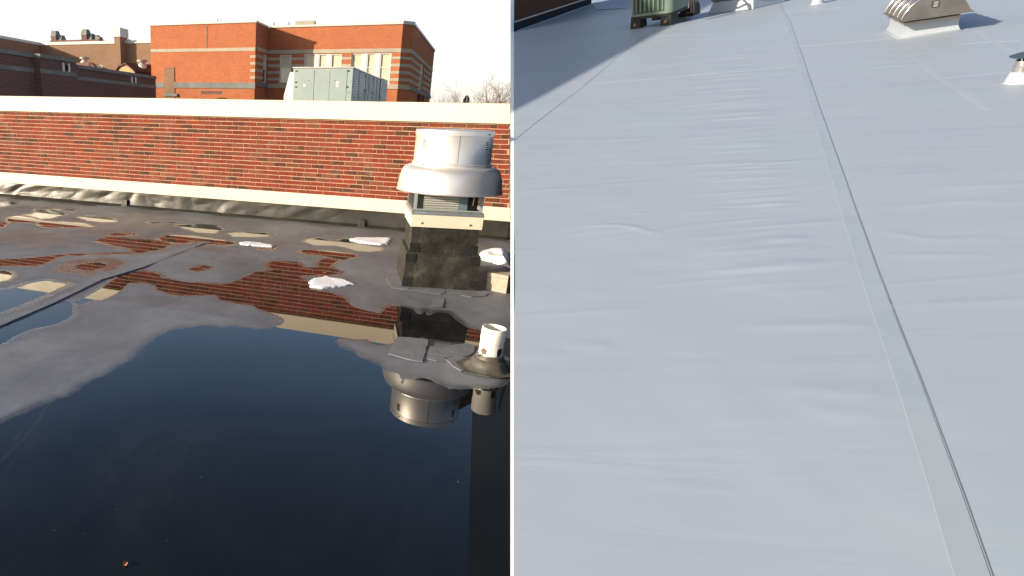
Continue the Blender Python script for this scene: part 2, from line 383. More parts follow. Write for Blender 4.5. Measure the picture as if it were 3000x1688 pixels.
# outlines of the puddles, as photo positions laid onto the roof
POOL = cC([(-260, 1290), (0, 1165), (240, 1065), (400, 985), (560, 925), (700, 885), (830, 790), (960, 705), (1100, 640), (1240, 560), (1390, 465), (1480, 390), (1570, 305), (1700, 245), (1850, 213), (2010, 190), (2120, 195), (2200, 212), (2330, 198), (2450, 210), (2576, 232)]) \
    + cB([(190, 985), (290, 975), (370, 950), (412, 915), (400, 880), (340, 840), (240, 800), (120, 760), (0, 735)]) \
    + cA([(2300, 1085), (2130, 1040), (2080, 1000), (1900, 1000), (1760, 1000), (1620, 985), (1530, 950), (1500, 910), (1380, 880), (1240, 885), (1180, 925), (1110, 1000), (1000, 1045), (900, 1055), (860, 1060), (800, 1095), (700, 1085), (760, 1060), (1000, 925), (1090, 862), (1180, 800), (1380, 768), (1500, 790), (1590, 840), (1700, 868), (1850, 885), (2000, 890), (2130, 905), (2230, 893), (2350, 840)]) \
    + cB([(0, 520), (60, 480), (150, 445), (250, 432), (330, 425), (300, 400), (262, 375), (330, 347), (440, 348), (540, 352), (590, 372), (612, 400), (740, 398), (768, 345), (842, 314), (935, 325), (880, 368), (850, 402), (960, 435), (940, 462), (830, 470), (600, 478), (560, 480), (600, 510), (650, 530), (680, 590), (760, 622), (870, 640), (990, 690), (1030, 742), (1100, 780), (1200, 800), (1340, 832), (1372, 790), (1440, 762), (1560, 770), (1640, 790), (1710, 842), (1750, 800), (1790, 862), (1820, 840), (1870, 820), (1960, 828), (2040, 890), (2120, 950), (2250, 990), (2400, 1040), (2620, 1085)]) \
    + [(1560, 1010), (1600, 1700), (1560, 2100), (-200, 2100)]
ISLE = cB([(2620, 1300), (2500, 1215), (2380, 1160), (2250, 1140), (2120, 1110), (1980, 1100), (1800, 1068), (1720, 1048), (1690, 1078), (1500, 1070), (1480, 1100), (1380, 1130), (1280, 1132), (1200, 1082), (1100, 1082), (1000, 1064), (930, 1070), (905, 1095), (960, 1150), (1100, 1205), (1200, 1268), (1300, 1322)]) \
    + cD([(0, 700), (60, 752), (180, 800), (270, 812), (268, 900), (300, 960), (350, 900), (400, 890), (560, 880), (680, 920), (760, 955), (830, 988), (1000, 1000), (1180, 992), (1330, 985), (1440, 945), (1540, 870)])
PUD = [
    (cA([(-60, 960), (100, 955), (160, 925), (340, 878), (430, 868), (520, 880), (600, 890), (690, 905), (660, 950), (560, 1000), (440, 1045), (370, 1090), (250, 1135), (100, 1185), (-60, 1220)]), .10),
    (cA([(-60, 1385), (0, 1352), (150, 1285), (330, 1205), (520, 1120), (640, 1060), (690, 1080), (720, 1110), (690, 1180), (620, 1240), (480, 1290), (300, 1335), (160, 1400), (60, 1455), (-60, 1500)]), .10),
    (cA([(-60, 658), (120, 655), (300, 642), (480, 625), (620, 612), (900, 606), (1100, 598), (1180, 592), (1260, 600), (1300, 590), (1240, 550), (1100, 525), (1000, 500), (915, 485), (1000, 455), (1060, 445), (1200, 452), (1330, 470), (1500, 478), (1620, 500), (1640, 520), (1560, 565), (1420, 585), (1320, 605), (1200, 606), (900, 612), (640, 622), (540, 640), (500, 670), (420, 700), (340, 720), (-60, 722)]), .05),
    (cA([(720, 728), (830, 698), (960, 690), (1035, 712), (1000, 740), (880, 760), (780, 750)]), .30),
    (cA([(1830, 745), (1900, 738), (1970, 722), (2025, 735), (1990, 755), (1900, 768), (1845, 762)]), .02),
    (cA([(60, 285), (110, 245), (180, 240), (330, 262), (410, 285), (500, 290), (700, 300), (820, 312), (915, 342), (820, 352), (640, 350), (520, 352), (420, 345), (355, 322), (390, 302), (240, 300), (120, 306)]), .04),
    (cA([(240, 230), (330, 215), (335, 180), (470, 178), (600, 175), (760, 165), (700, 200), (620, 230), (480, 262), (400, 265), (330, 245)]), .06),
    (cA([(745, 250), (850, 240), (1000, 250), (1120, 275), (1100, 298), (980, 300), (850, 285)]), .04),
    (cA([(1700, 330), (1900, 318), (2070, 322), (2130, 370), (2050, 405), (1900, 395), (1780, 360)]), .06),
    (cA([(1440, 300), (1500, 292), (1730, 300), (1640, 312), (1480, 312)]), .03),
    (cA([(1530, 455), (1640, 424), (1820, 428), (1980, 450), (2150, 470), (2290, 510), (2200, 522), (2060, 515), (1900, 500), (1700, 505), (1600, 490)]), .04),
    (cA([(2210, 410), (2400, 400), (2560, 405), (2560, 440), (2400, 442), (2260, 438)]), .03),
    (cA([(1050, 418), (1120, 402), (1250, 405), (1300, 420), (1200, 432), (1090, 432)]), .04),
    (cA([(0, 112), (140, 100), (150, 125), (0, 145)]), .10),
    (cB([(620, 160), (660, 132), (760, 122), (850, 145), (1010, 158), (1180, 190), (1340, 215), (1330, 240), (1240, 248), (1120, 240), (1000, 212), (900, 195), (720, 188)]), .04),
    (cB([(935, 140), (1000, 128), (1060, 140), (1160, 180), (1040, 165)]), .03),
    (cB([(560, 255), (600, 235), (760, 236), (900, 245), (1100, 275), (1090, 305), (990, 325), (920, 318), (850, 302), (760, 282), (640, 275)]), .05),
    (cB([(0, 90), (120, 76), (330, 92), (260, 108), (60, 112)]), .04),
    (cB([(180, 220), (260, 205), (345, 212), (290, 232)]), .03),
    (cA([(-40, 770), (40, 775), (105, 800), (110, 835), (60, 865), (-40, 880)]), .08),
    (cA([(-60, 300), (60, 310), (40, 345), (-60, 350)]), .05),
]
SEAM = [atz(*q)[:2] for q in cA([(-300, 1455), (0, 1322), (540, 1088), (1000, 862), (1390, 745), (1990, 508)])]
def toW(P): P = np.array(P)-A0[:2]; return (P@D[:2], -(P@NB[:2]))

# ------------------------------------------------------------------ dark roof as a relief that dips under the water
def axis(parts):
    out = []
    for a, b, st in parts: out += list(np.arange(a, b, st))
    return np.array(out+[parts[-1][1]])
sa = axis([(-9, -.4, .12), (-.4, 10.2, .018)]); ba = axis([(-.02, 4.4, .0145), (4.4, 9.8, .02), (9.8, 15, .15)])
SG, BG = np.meshgrid(sa, ba)
lim = np.array([s_edge(-b) for b in ba])[:, None]
lim = np.where(lim > 18, 18, lim); SG = np.minimum(SG, lim)
PX = A0[0]+D[0]*SG-NB[0]*BG; PY = A0[1]+D[1]*SG-NB[1]*BG
sd = np.full(PX.shape, -9.0); ringw = np.full(PX.shape, .07)
def plan(poly): return [tuple(atz(x, y)[:2]) for x, y in poly]
wig = fbm(PX, PY, .12, 3, 5)*.012+fbm(PX, PY, .5, 2, 9)*.012
main = sdist(PX, PY, plan(POOL)); isl = sdist(PX, PY, plan(ISLE)); main = np.minimum(main, -isl)
sd = np.maximum(sd, main)
for poly, rw in PUD:
    q = sdist(PX, PY, plan(poly)); better = q > sd; ringw = np.where(better, max(rw*1.2, .07), ringw); sd = np.maximum(sd, q)
sd = sd+wig
# seam lap: a low dam
sdm = np.full(PX.shape, 9.0)
for a, b in zip(SEAM[:-1], SEAM[1:]):
    e = b-a; t = np.clip(((PX-a[0])*e[0]+(PY-a[1])*e[1])/(e@e), 0, 1)
    dd = np.hypot(PX-a[0]-e[0]*t, PY-a[1]-e[1]*t); side = np.sign(e[0]*(PY-a[1])-e[1]*(PX-a[0])); v = dd*side
    sdm = np.where(np.abs(v) < np.abs(sdm), v, sdm)          # >0 on the left of the seam direction
Z = np.where(sd > 0, -np.minimum(sd*.05, .012)-.0006, np.minimum(-sd*.022, .010)+.0006)
Z += fbm(PX, PY, .22, 4, 21)*.0006+np.where(sd > 0, 0, fbm(PX, PY, 1.3, 3, 31)*.003*np.clip(-sd*4, 0, 1))
lap = (sdm > 0) & (sdm < .17); Z = np.where(lap, np.maximum(Z, .0015)+.0035*np.clip((.17-sdm)/.17, 0, 1), Z)
lap2 = (sdm >= .17) & (sdm < .26); Z = np.where(lap2 & (PX < -.9), np.maximum(Z, .0012), Z)
wet = np.clip(1-(-sd-.25*ringw)/np.maximum(ringw, .01), 0, 1)
wet = np.clip(wet*(1.1+.5*fbm(PX, PY, .15, 3, 77)), 0, 1)
damp = np.clip(.5+.9*fbm(PX, PY, 1.1, 4, 88)-.35, 0, .45)*np.clip((BG < 5.0)*1.0, 0, 1)
wet = np.clip(np.maximum(wet, damp), 0, 1); wet = np.where(lap, wet*.2, wet)
nb_, ns_ = PX.shape; idx = np.arange(nb_*ns_).reshape(nb_, ns_)
quads = np.stack([idx[:-1, :-1], idx[1:, :-1], idx[1:, 1:], idx[:-1, 1:]], -1).reshape(-1, 4)
keep = (SG[:-1, 1:]-SG[:-1, :-1] > 1e-6).reshape(-1) | (SG[1:, 1:]-SG[1:, :-1] > 1e-6).reshape(-1)
quads = quads[keep]
me = bpy.data.meshes.new('dark_roof'); n = nb_*ns_
me.vertices.add(n); me.vertices.foreach_set('co', np.stack([PX, PY, Z], -1).reshape(-1).astype(np.float32))
me.loops.add(len(quads)*4); me.loops.foreach_set('vertex_index', quads.reshape(-1).astype(np.int32))
me.polygons.add(len(quads)); me.polygons.foreach_set('loop_start', np.arange(0, len(quads)*4, 4, dtype=np.int32))
me.update(calc_edges=True); me.validate()
me.polygons.foreach_set('use_smooth', [True]*len(me.polygons))
at_ = me.attributes.new('wet', 'FLOAT', 'POINT')
at_.data.foreach_set('value', wet.reshape(-1).astype(np.float32))
me.materials.append(M['epdm'])
dark_roof = bpy.data.objects.new('dark_roof', me); COL.objects.link(dark_roof); tag(dark_roof, kind='structure')
# water level
mb = MB(); pts = [W(-8.8, -.02, 0), W(-8.8, -14.9, 0)]
bb = [14.9, 12, 9, 6, 3, -.0]
pts += [W(min(s_edge(-b), 17.9)-.002, -b, 0) for b in bb]
mb.add(pts, [tuple(range(len(pts)))]); wat = mb.build('water', M['water'], fix=False); tag(wat, kind='structure')

# membrane patches lifted on the dry island and round the curb
def patch(L, z=.012, th=.004, mat='patch', jit=.004):
    P = [atz(x, y) for x, y in L]; out = []
    for i in range(len(P)):
        a, b = P[i], P[(i+1) % len(P)]; k = max(2, int(np.linalg.norm(b-a)/.03))
        for j in range(k):
            q = a+(b-a)*j/k; out.append(q+V(random.uniform(-jit, jit), random.uniform(-jit, jit), z))
    mb = MB(); mb.prism(out, V(0, 0, th)); return mb.build('patch', M[mat], dark_roof)
patch(cD([(240, 430), (420, 440), (588, 462), (560, 580), (520, 712), (380, 690), (150, 622), (190, 520)]), .0125, .006)
patch(cD([(604, 530), (760, 558), (840, 600), (925, 650), (770, 640), (575, 616)]), .0115)
patch(cD([(575, 628), (770, 652), (790, 700), (680, 700), (570, 668)]), .0112)
patch(cD([(755, 565), (860, 520), (1010, 500), (1110, 530), (1100, 600), (1040, 640), (925, 655), (850, 600)]), .0117)
patch(cD([(780, 685), (900, 655), (1040, 665), (1160, 800), (1080, 805), (955, 820), (870, 765)]), .0122, .007)
patch([(1237, 842), (1300, 848), (1305, 862), (1290, 866), (1235, 860)], .013)
patch([(1160, 832), (1205, 828), (1212, 842), (1195, 852), (1165, 850)], .013)
patch([(1352, 858), (1395, 856), (1432, 862), (1420, 872), (1380, 875), (1350, 870)], .013)
patch([(1268, 874), (1304, 878), (1296, 905), (1262, 902)], .0118, .002)

def ribbon(o0, o1, z, mat, name):                  # ribbon alongside the lap seam of the dark roof
    mb = MB(); P = [np.array((p[0], p[1], 0)) for p in SEAM]; vs = []
    Q = []
    for a, b in zip(P[:-1], P[1:]):
        k = max(2, int(np.linalg.norm(b-a)/.06)); Q += [a+(b-a)*i/k for i in range(k)]
    Q.append(P[-1])
    for i, p in enumerate(Q):
        t = unit(Q[min(i+1, len(Q)-1)]-Q[max(i-1, 0)]); nn = V(-t[1], t[0], 0); j = random.uniform(-.003, .003)
        vs += [p+nn*(o0+j)+V(0, 0, z), p+nn*(o1+j)+V(0, 0, z+.001)]
    mb.add(vs, [(2*i, 2*i+1, 2*i+3, 2*i+2) for i in range(len(Q)-1)]); return mb.build(name, M[mat], dark_roof, fix=False)
ribbon(.012, .075, .0125, 'patch', 'lap_strip'); ribbon(.003, .012, .0118, 'black', 'lap_edge')

# ------------------------------------------------------------------ ground and the roof behind the wall
mb = MB(); mb.add([V(-1500, -600, -8), V(1500, -600, -8), V(1500, 2600, -8), V(-1500, 2600, -8)], [(0, 1, 2, 3)])
tag(mb.build('ground', M['ground'], fix=False), kind='structure')
mb = MB(); mb.box(W(-25, .36, -8), D*(25+s_edge(.36)-.05), NB*44, V(0, 0, 7.9))
b_ = mb
lo = MB(); e0 = s_edge(.36)-.05; e1 = min(s_edge(60), 60)
lo.prism([W(-40, .36, -8), W(e0, .36, -8), W(e0+3.0, 60, -8), W(-40, 60, -8)], V(0, 0, 7.8))
tag(lo.build('lower_roof', M['lowroof']), kind='structure')

# ------------------------------------------------------------------ brick parapet wall
SW0 = -4.5
def se(z, b=0): return s_edge(b, z)-.012
SE = se(1.0)
par = thing('parapet_wall', W(SW0, .15, 0), 'long red brick parapet wall with cream coping behind the wet dark roof', 'wall')
ZB, ZT = .452, 1.628; ROWS = 17; ch = (ZT-ZB)/ROWS
mb = MB(); mb.hexa([W(SW0, .0015, .0), W(se(0, .0015), .0015, .0), W(se(0, .30), .30, .0), W(SW0, .30, .0)], [W(SW0, .0015, 1.75), W(se(1.75, .0015), .0015, 1.75), W(se(1.75, .3), .30, 1.75), W(SW0, .30, 1.75)])
mb.build('mortar_core', M['mortar'], par)
def brick_mesh(Ln, var):
    bm = bmesh.new(); h = ch-.0125; rg = random.Random(var*7+int(Ln*1000)); pts = []
    for (u, z) in ((0, 0), (Ln, 0), (Ln, h), (0, h)):
        pts.append((u+rg.uniform(-.0018, .0018), z+rg.uniform(-.0016, .0016)))
    vs = []
    for k, (u, z) in enumerate(pts):
        q = D*u+V(0, 0, z)+NB*.02; vs.append(bm.verts.new(q))
    for k, (u, z) in enumerate(pts):
        cu, cz = (Ln/2, h/2); q = D*(u+(cu-u)*(.0025/max(cu, .01)))+V(0, 0, z+(cz-z)*.07)-NB*(.0045+rg.uniform(-.0008, .0008)); vs.append(bm.verts.new(q))
    midx = [bm.verts.new(D*(u_)+V(0, 0, z_)-NB*.001) for (u_, z_) in pts]
    a, f, mi = vs[:4], vs[4:], midx
    bm.faces.new(f)
    for k in range(4):
        k2 = (k+1) % 4; bm.faces.new((f[k], mi[k], mi[k2], f[k2])[::-1]); bm.faces.new((mi[k], a[k], a[k2], mi[k2])[::-1])
    bmesh.ops.recalc_face_normals(bm, faces=bm.faces)
    uv = bm.loops.layers.uv.new('uv'); ou, ov = rg.uniform(0, 50), rg.uniform(0, 50)
    for fc in bm.faces:
        for l in fc.loops: l[uv].uv = (l.vert.co.dot(Vector(D))+ou, l.vert.co.z+ov)
    # make sure front faces the camera
    for fc in bm.faces:
        if abs(fc.normal.dot(Vector(NB))) > .9 and fc.normal.dot(Vector(NB)) > 0: fc.normal_flip()
    me = bpy.data.meshes.new('brick'); bm.to_mesh(me); bm.free(); return me
cache = {}
def get_mesh(L, v, far):
    k = (round(L, 3), v, far)
    if k not in cache:
        me = brick_mesh(L, v); me.materials.append(M['brick_far'] if far else M['brick']); cache[k] = me
    return cache[k]
blist = []
for r in range(ROWS):                               # r=0 at the top
    z = ZT-(r+1)*ch+.006; s = SW0+(0 if r % 2 else .1065); flem = (r % 6 == 0); k = 0
    SE_ = se(z+ch)
    while s < SE_-.012:
        L = (.203 if (k % 2 == 0) else .0925) if flem else .203
        L2 = min(L, SE_-s-.004)
        if L2 > .02: blist.append((s, z, L2))
        s += L+.0100; k += 1
FAN_S = [((V(1.88, 6.0, 0)-A0)@D)]
def bscore(b): return b[0] if b[0] < SE else -9
vis = sorted([b for b in blist], key=lambda b: -b[0])
# bricks hidden behind the roof fan stay in the joined field
def hidden(b):
    P = W(b[0]+.1, 0, b[1]+.03); q = P-CAM; x = PXC+FPX*(q@CX)/(q@CF); y = PYC-FPX*(q@CU)/(q@CF)
    return (1222 < x < 1438 and 392 < y < 500) or (1180 < x < 1455 and 500 < y < 565) or (1212 < x < 1410 and y >= 560)
near = [b for b in vis if not hidden(b)][:298]; nearset = set(near); rest = [b for b in blist if b not in nearset]
off = Vector(wloc(par))
for b in near:
    o = bpy.data.objects.new('brick', get_mesh(b[2], random.randrange(4), False)); COL.objects.link(o)
    o.parent = par; o.location = Vector(W(b[0], random.uniform(-.0012, .0012), b[1]))-off
# the rest joined into one field of bricks
vs = []; fs = []; uvs = []
for b in rest:
    me = get_mesh(b[2], random.randrange(4), True); o3 = W(b[0], 0, b[1])-np.array(off); k = len(vs)
    vs += [tuple(np.array(v.co)+o3) for v in me.vertices]
    uo, vo = random.uniform(0, 50), random.uniform(0, 50); u = me.uv_layers[0].data
    for p in me.polygons:
        fs.append(tuple(k+i for i in p.vertices)); uvs += [(u[l].uv[0]+uo, u[l].uv[1]+vo) for l in p.loop_indices]
me = bpy.data.meshes.new('brick_field'); me.from_pydata(vs, [], fs)
ul = me.uv_layers.new(name='uv'); ul.data.foreach_set('uv', np.array(uvs).reshape(-1)); me.materials.append(M['brick_far'])
bf = bpy.data.objects.new('brick_field', me); COL.objects.link(bf); bf.parent = par; tag(bf, kind='stuff')

def s_at(x, y, b=0): P = onpl(x, y, W(0, b, 0), NB); return (P-A0)@D
# coping lengths
def slant(mb, prof, a, b, last):                   # a length of profile whose last end follows the slope of the roof step
    n = len(prof); A_ = [W(a, p, z) for p, z in prof]; B_ = [W(se(z, p)+.008 if last else b, p, z) for p, z in prof]
    tri = tessellate_polygon([[Vector(p) for p in A_]])
    mb.add(A_+B_, [tuple(t) for t in tri]+[tuple(i+n for i in t[::-1]) for t in tri]+[(i, (i+1) % n, (i+1) % n+n, i+n) for i in range(n)])
js = [SW0, s_at(58, 300)-1.0, s_at(700, 310), s_at(1344, 340), se(1.9, -.06)]
for a, b in zip(js[:-1], js[1:]):
    mb = MB(); g = .0015
    prof = [(-.055, 1.632), (-.060, 1.64), (-.055, 1.895), (-.03, 1.905), (.34, 1.875), (.36, 1.86), (.36, 1.68), (.34, 1.68)]
    slant(mb, prof, a+g, b-g, b == js[-1]); mb.build('coping', M['cream'], par)
mb = MB(); mb.box(W(SW0, -.022, 1.612), D*(se(1.63)-SW0), NB*.025, V(0, 0, .022)); mb.build('drip_strip', M['mortar'], par)
js = [SW0, s_at(162, 520), s_at(615, 560), s_at(1192, 600), se(.46, -.06)]
for a, b in zip(js[:-1], js[1:]):
    mb = MB(); g = .0012
    prof = [(0.0, .462), (-.012, .462), (-.045, .415), (-.052, .405), (-.058, .272), (-.05, .266), (0.0, .266)]
    slant(mb, prof, a+g, b-g, b == js[-1]); mb.build('base_trim', M['trim'], par)
# rubber base flashing with soft folds
ss = np.linspace(SW0, se(.28, -.12), 560); zz = np.linspace(0, 1, 22); S2, T2 = np.meshgrid(ss, zz)
amp = np.clip((s_at(1050, 640)-S2)/.8, 0.12, 1)
skew = S2+T2*.28*np.sin(S2*1.3)+T2*.30
fold = (np.abs(fbm(skew, T2*.25+S2*.05, .50, 2, 3))*.034+fbm(skew*1.0, T2*.6, .26, 2, 14)*.005)*amp
fold *= np.sin(np.pi*np.clip(T2*1.02, 0, 1))**.55
zb = .285*(1-T2)+.004*T2; ob = -.035-.055*T2**3-fold
ob = np.where(T2 > .86, ob-(T2-.86)*.45, ob)
vs = [W(s, b, z) for s, b, z in zip(S2.ravel(), ob.ravel(), zb.ravel())]
nr, nc = S2.shape; fs = [(i*nc+j, (i+1)*nc+j, (i+1)*nc+j+1, i*nc+j+1) for i in range(nr-1) for j in range(nc-1)]
mb = MB(); mb.add(vs, fs, True); mb.build('base_flashing', M['flash'], par, fix=False)
mb = MB()
for x, y in ((373, 600), (1062, 630)):
    s = s_at(x, y); mb.hexa([W(s-.05, -.128, .012), W(s+.07, -.128, .012), W(s+.07, -.06, .012), W(s-.05, -.06, .012)], [W(s-.03, -.088, .13), W(s+.05, -.088, .13), W(s+.05, -.04, .13), W(s-.03, -.04, .13)])
mb.build('flashing_lap', M['curb'], par)
# low lap of membrane along the wall foot
mb = MB()
for k in range(2):
    w0 = .22+.13*k; q = [W(SW0, -.05, .006+.003*k), W(SE-.02, -.05, .006+.003*k), W(s_edge(-w0)-.02, -w0+.0, .0105-.004*k), W(SW0, -w0, .0105-.004*k)]
    mb.prism(q, V(0, 0, .002))
mb.build('foot_lap', M['curb'], par)

# ------------------------------------------------------------------ exhaust fan
FX = V(1.885, 6.06, 0); CC = V(1.845, 6.045, 0); ca = unit(V(.990, -.14, 0)); cb = V(-ca[1], ca[0], 0)
fan = thing('exhaust_fan', CC, 'round aluminium exhaust fan on a black rubber covered curb before the brick wall', 'roof fan')
def sq(c, hw, z, hd=None): hd = hd or hw; return [c-ca*hw-cb*hd+V(0, 0, z), c+ca*hw-cb*hd+V(0, 0, z), c+ca*hw+cb*hd+V(0, 0, z), c-ca*hw+cb*hd+V(0, 0, z)]
def boxy(name, mat, rings, bevel=.006, sub=0):
    mb = MB()
    for (h0, z0), (h1, z1) in zip(rings[:-1], rings[1:]): mb.hexa(sq(CC, h0, z0), sq(CC, h1, z1))
    return mb.build(name, M[mat], fan, bevel)
def wavy_box(name, h0, h1, z0, z1, mat, seed):      # a wrapped, slightly lumpy rubber skin
    n = 20; mb = MB(); vs = []; rows = 12
    for i in range(rows+1):
        t = i/rows; h = h0+(h1-h0)*t; z = z0+(z1-z0)*t
        cs = sq(CC, h, z)
        for k in range(4):
            a, b = cs[k], cs[(k+1) % 4]; nn = unit(np.cross(b-a, (0, 0, 1)))
            for j in range(n):
                u = j/n; q = a+(b-a)*u; env = math.sin(math.pi*u)**.5*math.sin(math.pi*min(1, t+.02))**.6
                dz = float(fbm(np.array([u*2+k*7]), np.array([t*1.6+seed]), .5, 3, seed))*.014*env
                vs.append(q+nn*dz)
    m4 = 4*n; fs = [(i*m4+j, i*m4+(j+1) % m4, (i+1)*m4+(j+1) % m4, (i+1)*m4+j) for i in range(rows) for j in range(m4)]
    fs.append(tuple(rows*m4+j for j in range(m4))); mb.add(vs, fs, True); return mb.build(name, M[mat], fan)
wavy_box('lower_curb', .372, .352, .005, .352, 'curb', 5)
wavy_box('upper_curb', .322, .318, .352, .64, 'curb', 9)
boxy('curb_ledge', 'curb', [(.357, .350), (.355, .366)], .004)
mb = MB()
for (sx, zc, hh, hw) in ((-1, .31, .09, .355), (1, .31, .09, .355), (-1, .41, .10, .324), (1, .41, .10, .324), (-1, .055, .12, .368), (1, .055, .12, .368)):
    e = ca*sx; wv = .10; c0 = CC+e*(hw-wv/2+.006)-cb*(hw+.004)+V(0, 0, zc-hh/2)
    mb = MB(); mb.box(c0-ca*wv/2, ca*wv, cb*.004, V(0, 0, hh)); mb.build('corner_patch', M['black'], fan, .003)
# flange skirt of membrane at the foot
P = [CC+ca*u+cb*v for u, v in ((-.47, -.47), (-.2, -.50), (.1, -.48), (.42, -.50), (.50, -.40), (.48, .45), (-.47, .45), (-.52, -.1))]
mb = MB(); mb.prism([p+V(0, 0, .009) for p in P], V(0, 0, .006)); mb.build('base_skirt', M['patch'], fan)
boxy('curb_cap', 'trim', [(.340, .622), (.342, .758)], .004)
boxy('curb_cap_top', 'galv', [(.345, .744), (.343, .775), (.330, .79)], .003)
mb = MB()
for u in (-.24, .22): mb = MB(); mb.lathe(CC+ca*u-cb*.341+V(0, 0, .665), [(.0, .008), (.009, .007), (.012, .0)], 12, ax=-cb); mb.build('screw', M['galv'], fan)
# square throat with mesh screens
mb = MB()
for sx in (-1, 1):
    for sy in (-1, 1):
        hw = .325; wd = .028; mb = MB(); mb.box(CC+ca*(sx*hw)+cb*(sy*hw)+V(0, 0, .785), -ca*sx*wd, -cb*sy*wd, V(0, 0, .215)); mb.build('throat_post', M['greygreen'], fan)
mb = MB(); mb.box(CC-ca*.325-cb*.326+V(0, 0, .782), ca*.65, cb*.02, V(0, 0, .018)); mb.build('throat_sill', M['greygreen'], fan)
mb = MB(); mb.box(CC-ca*.23-cb*.29+V(0, 0, .785), ca*.40, cb*.04, V(0, 0, .21)); mb.build('louver_backing', M['greygreen'], fan)
mb = MB()
for k in range(9): mb.box(CC-ca*.232-cb*.300+V(0, 0, .792+k*.0225), ca*.33, cb*.012, V(0, 0, .012))
mb.build('louver_slats', M['frame'], fan)
mb = MB(); mb.box(CC+ca*.105-cb*.302+V(0, 0, .785), ca*.075, cb*.02, V(0, 0, .21)); mb.build('motor_plate', M['steelblue'], fan)
mb = MB(); mb.box(CC-ca*.29-cb*.24+V(0, 0, .786), ca*.58, cb*.5, V(0, 0, .2)); mb.build('fan_core', M['dark'], fan)
mb = MB(); mb.tube([CC+ca*.235-cb*.30+V(0, 0, .99), CC+ca*.238-cb*.305+V(0, 0, .93), CC+ca*.232-cb*.30+V(0, 0, .85)], .006, 6); mb.build('cable', M['trim'], fan)
mb = MB()
for (o, e) in ((CC-ca*.297-cb*.326, ca*.594), (CC+ca*.326-cb*.297, cb*.594), (CC-ca*.326-cb*.297, cb*.594)):
    L = np.linalg.norm(e)
    for k in range(1, 36):
        p = o+e*k/36; mb.tube([p+V(0, 0, .80), p+V(0, 0, 1.0)], .0009, 3, cap=False)
    for k in range(11):
        p = o+V(0, 0, .805+k*.018); mb.tube([p, p+e], .0009, 3, cap=False)
mb.build('screen_wires', M['wire'], fan, fix=False)
# windband and hood
mb = MB(); mb.lathe(FX, [(.345, .99), (.500, .955), (.517, .950), (.520, .958), (.513, .964), (.511, .975), (.505, 1.03), (.496, 1.09), (.480, 1.145), (.462, 1.178), (.425, 1.202), (.385, 1.207), (.372, 1.207)], 96)
mb.build('windband', M['alu'], fan)
mb = MB(); mb.lathe(FX, [(.372, 1.205), (.386, 1.207), (.387, 1.232), (.376, 1.236), (.3725, 1.245), (.3700, 1.50), (.3705, 1.502)], 96); mb.build('hood', M['alu'], fan)
mb = MB(); mb.lathe(FX, [(.3705, 1.497), (.376, 1.499), (.376, 1.546), (.371, 1.550), (.30, 1.556), (.0, 1.562)], 96); mb.build('lid', M['alu'], fan)
def on_hood(az, z, r=.372):   # az measured from towards camera, + right
    v0 = unit((CAM-FX)*V(1, 1, 0)); v1 = V(-v0[1], v0[0], 0); dr = v0*math.cos(az)+v1*math.sin(az); return FX+dr*r+V(0, 0, z), dr, np.cross((0, 0, 1), dr)
for az in (-.80, .98):
    for k in range(4):
        p, dr, t = on_hood(az, 1.385+k*.021, .3712); hgt = .008
        mb = MB(); mb.hexa([p-t*.026-dr*.004, p+t*.026-dr*.004, p+t*.026+dr*.001, p-t*.026+dr*.001], [p-t*.026-dr*.003+V(0, 0, hgt), p+t*.026-dr*.003+V(0, 0, hgt), p+t*.026+dr*.011+V(0, 0, hgt*.3), p-t*.026+dr*.011+V(0, 0, hgt*.3)])
        mb.build('louver_slot', M['alu'], fan)
        mb = MB(); q = p-V(0, 0, .007); mb.hexa([q-t*.025-dr*.002, q+t*.025-dr*.002, q+t*.025+dr*.0012, q-t*.025+dr*.0012], [q-t*.025-dr*.002+V(0, 0, .006), q+t*.025-dr*.002+V(0, 0, .006), q+t*.025+dr*.0012+V(0, 0, .006), q-t*.025+dr*.0012+V(0, 0, .006)])
        mb.build('slot_shadow_gap', M['dark'], fan)
p, dr, t = on_hood(.15, 1.245, .3712); mb = MB(); mb.box(p-t*.0015, t*.003, dr*.0016, V(0, 0, .252)); mb.build('hood_seam', M['dark'], fan)
for az in (-.72, 1.0):
    for z, r in ((1.518, .377), (1.222, .388)):
        p, dr, t = on_hood(az, z, r); mb = MB(); mb.lathe(p, [(0, .012), (.006, .010), (.0075, -.002)], 10, ax=dr); mb.build('bolt', M['chip'], fan)
mb = MB(); mb.box(CC-ca*.21-cb*.347+V(0, 0, .762), ca*.055, cb*.003, V(0, 0, .010)); mb.build('sticker', M['steelblue'], fan)

# ------------------------------------------------------------------ vent pipe
VP = atz(1428, 1083); VP[2] = 0
vp = thing('vent_pipe', VP, 'chipped white painted vent pipe with a rubber boot and clamp on the wet dark roof', 'pipe')
lean = unit(V(.03, 0, 1))
mb = MB(); mb.lathe(VP, [(.076, .105), (.076, .16), (.077, .215), (.0795, .225), (.0795, .300), (.076, .306), (.070, .306), (.069, .29), (.069, .12)], 48, ax=lean, jit=.006); mb.build('pipe', M['paint'], vp)
mb = MB(); mb.disc(VP+V(.008, 0, .13), .0695, 32, lean); mb.build('pipe_inside', M['ventwhite'], vp, fix=False)
mb = MB(); mb.lathe(VP, [(.165, .0135), (.15, .018), (.132, .030), (.118, .052), (.107, .082), (.094, .090), (.088, .115), (.079, .122), (.078, .12)], 56, ax=lean, jit=.01); mb.build('boot', M['boot'], vp)
P = [VP+V(u, v, .014) for u, v in ((-.19, -.09), (-.05, -.16), (.13, -.15), (.155, -.02), (.14, .15), (-.08, .17), (-.2, .08))]
mb = MB(); mb.prism(P, V(0, 0, .006)); mb.build('boot_flange', M['boot'], vp, .003)
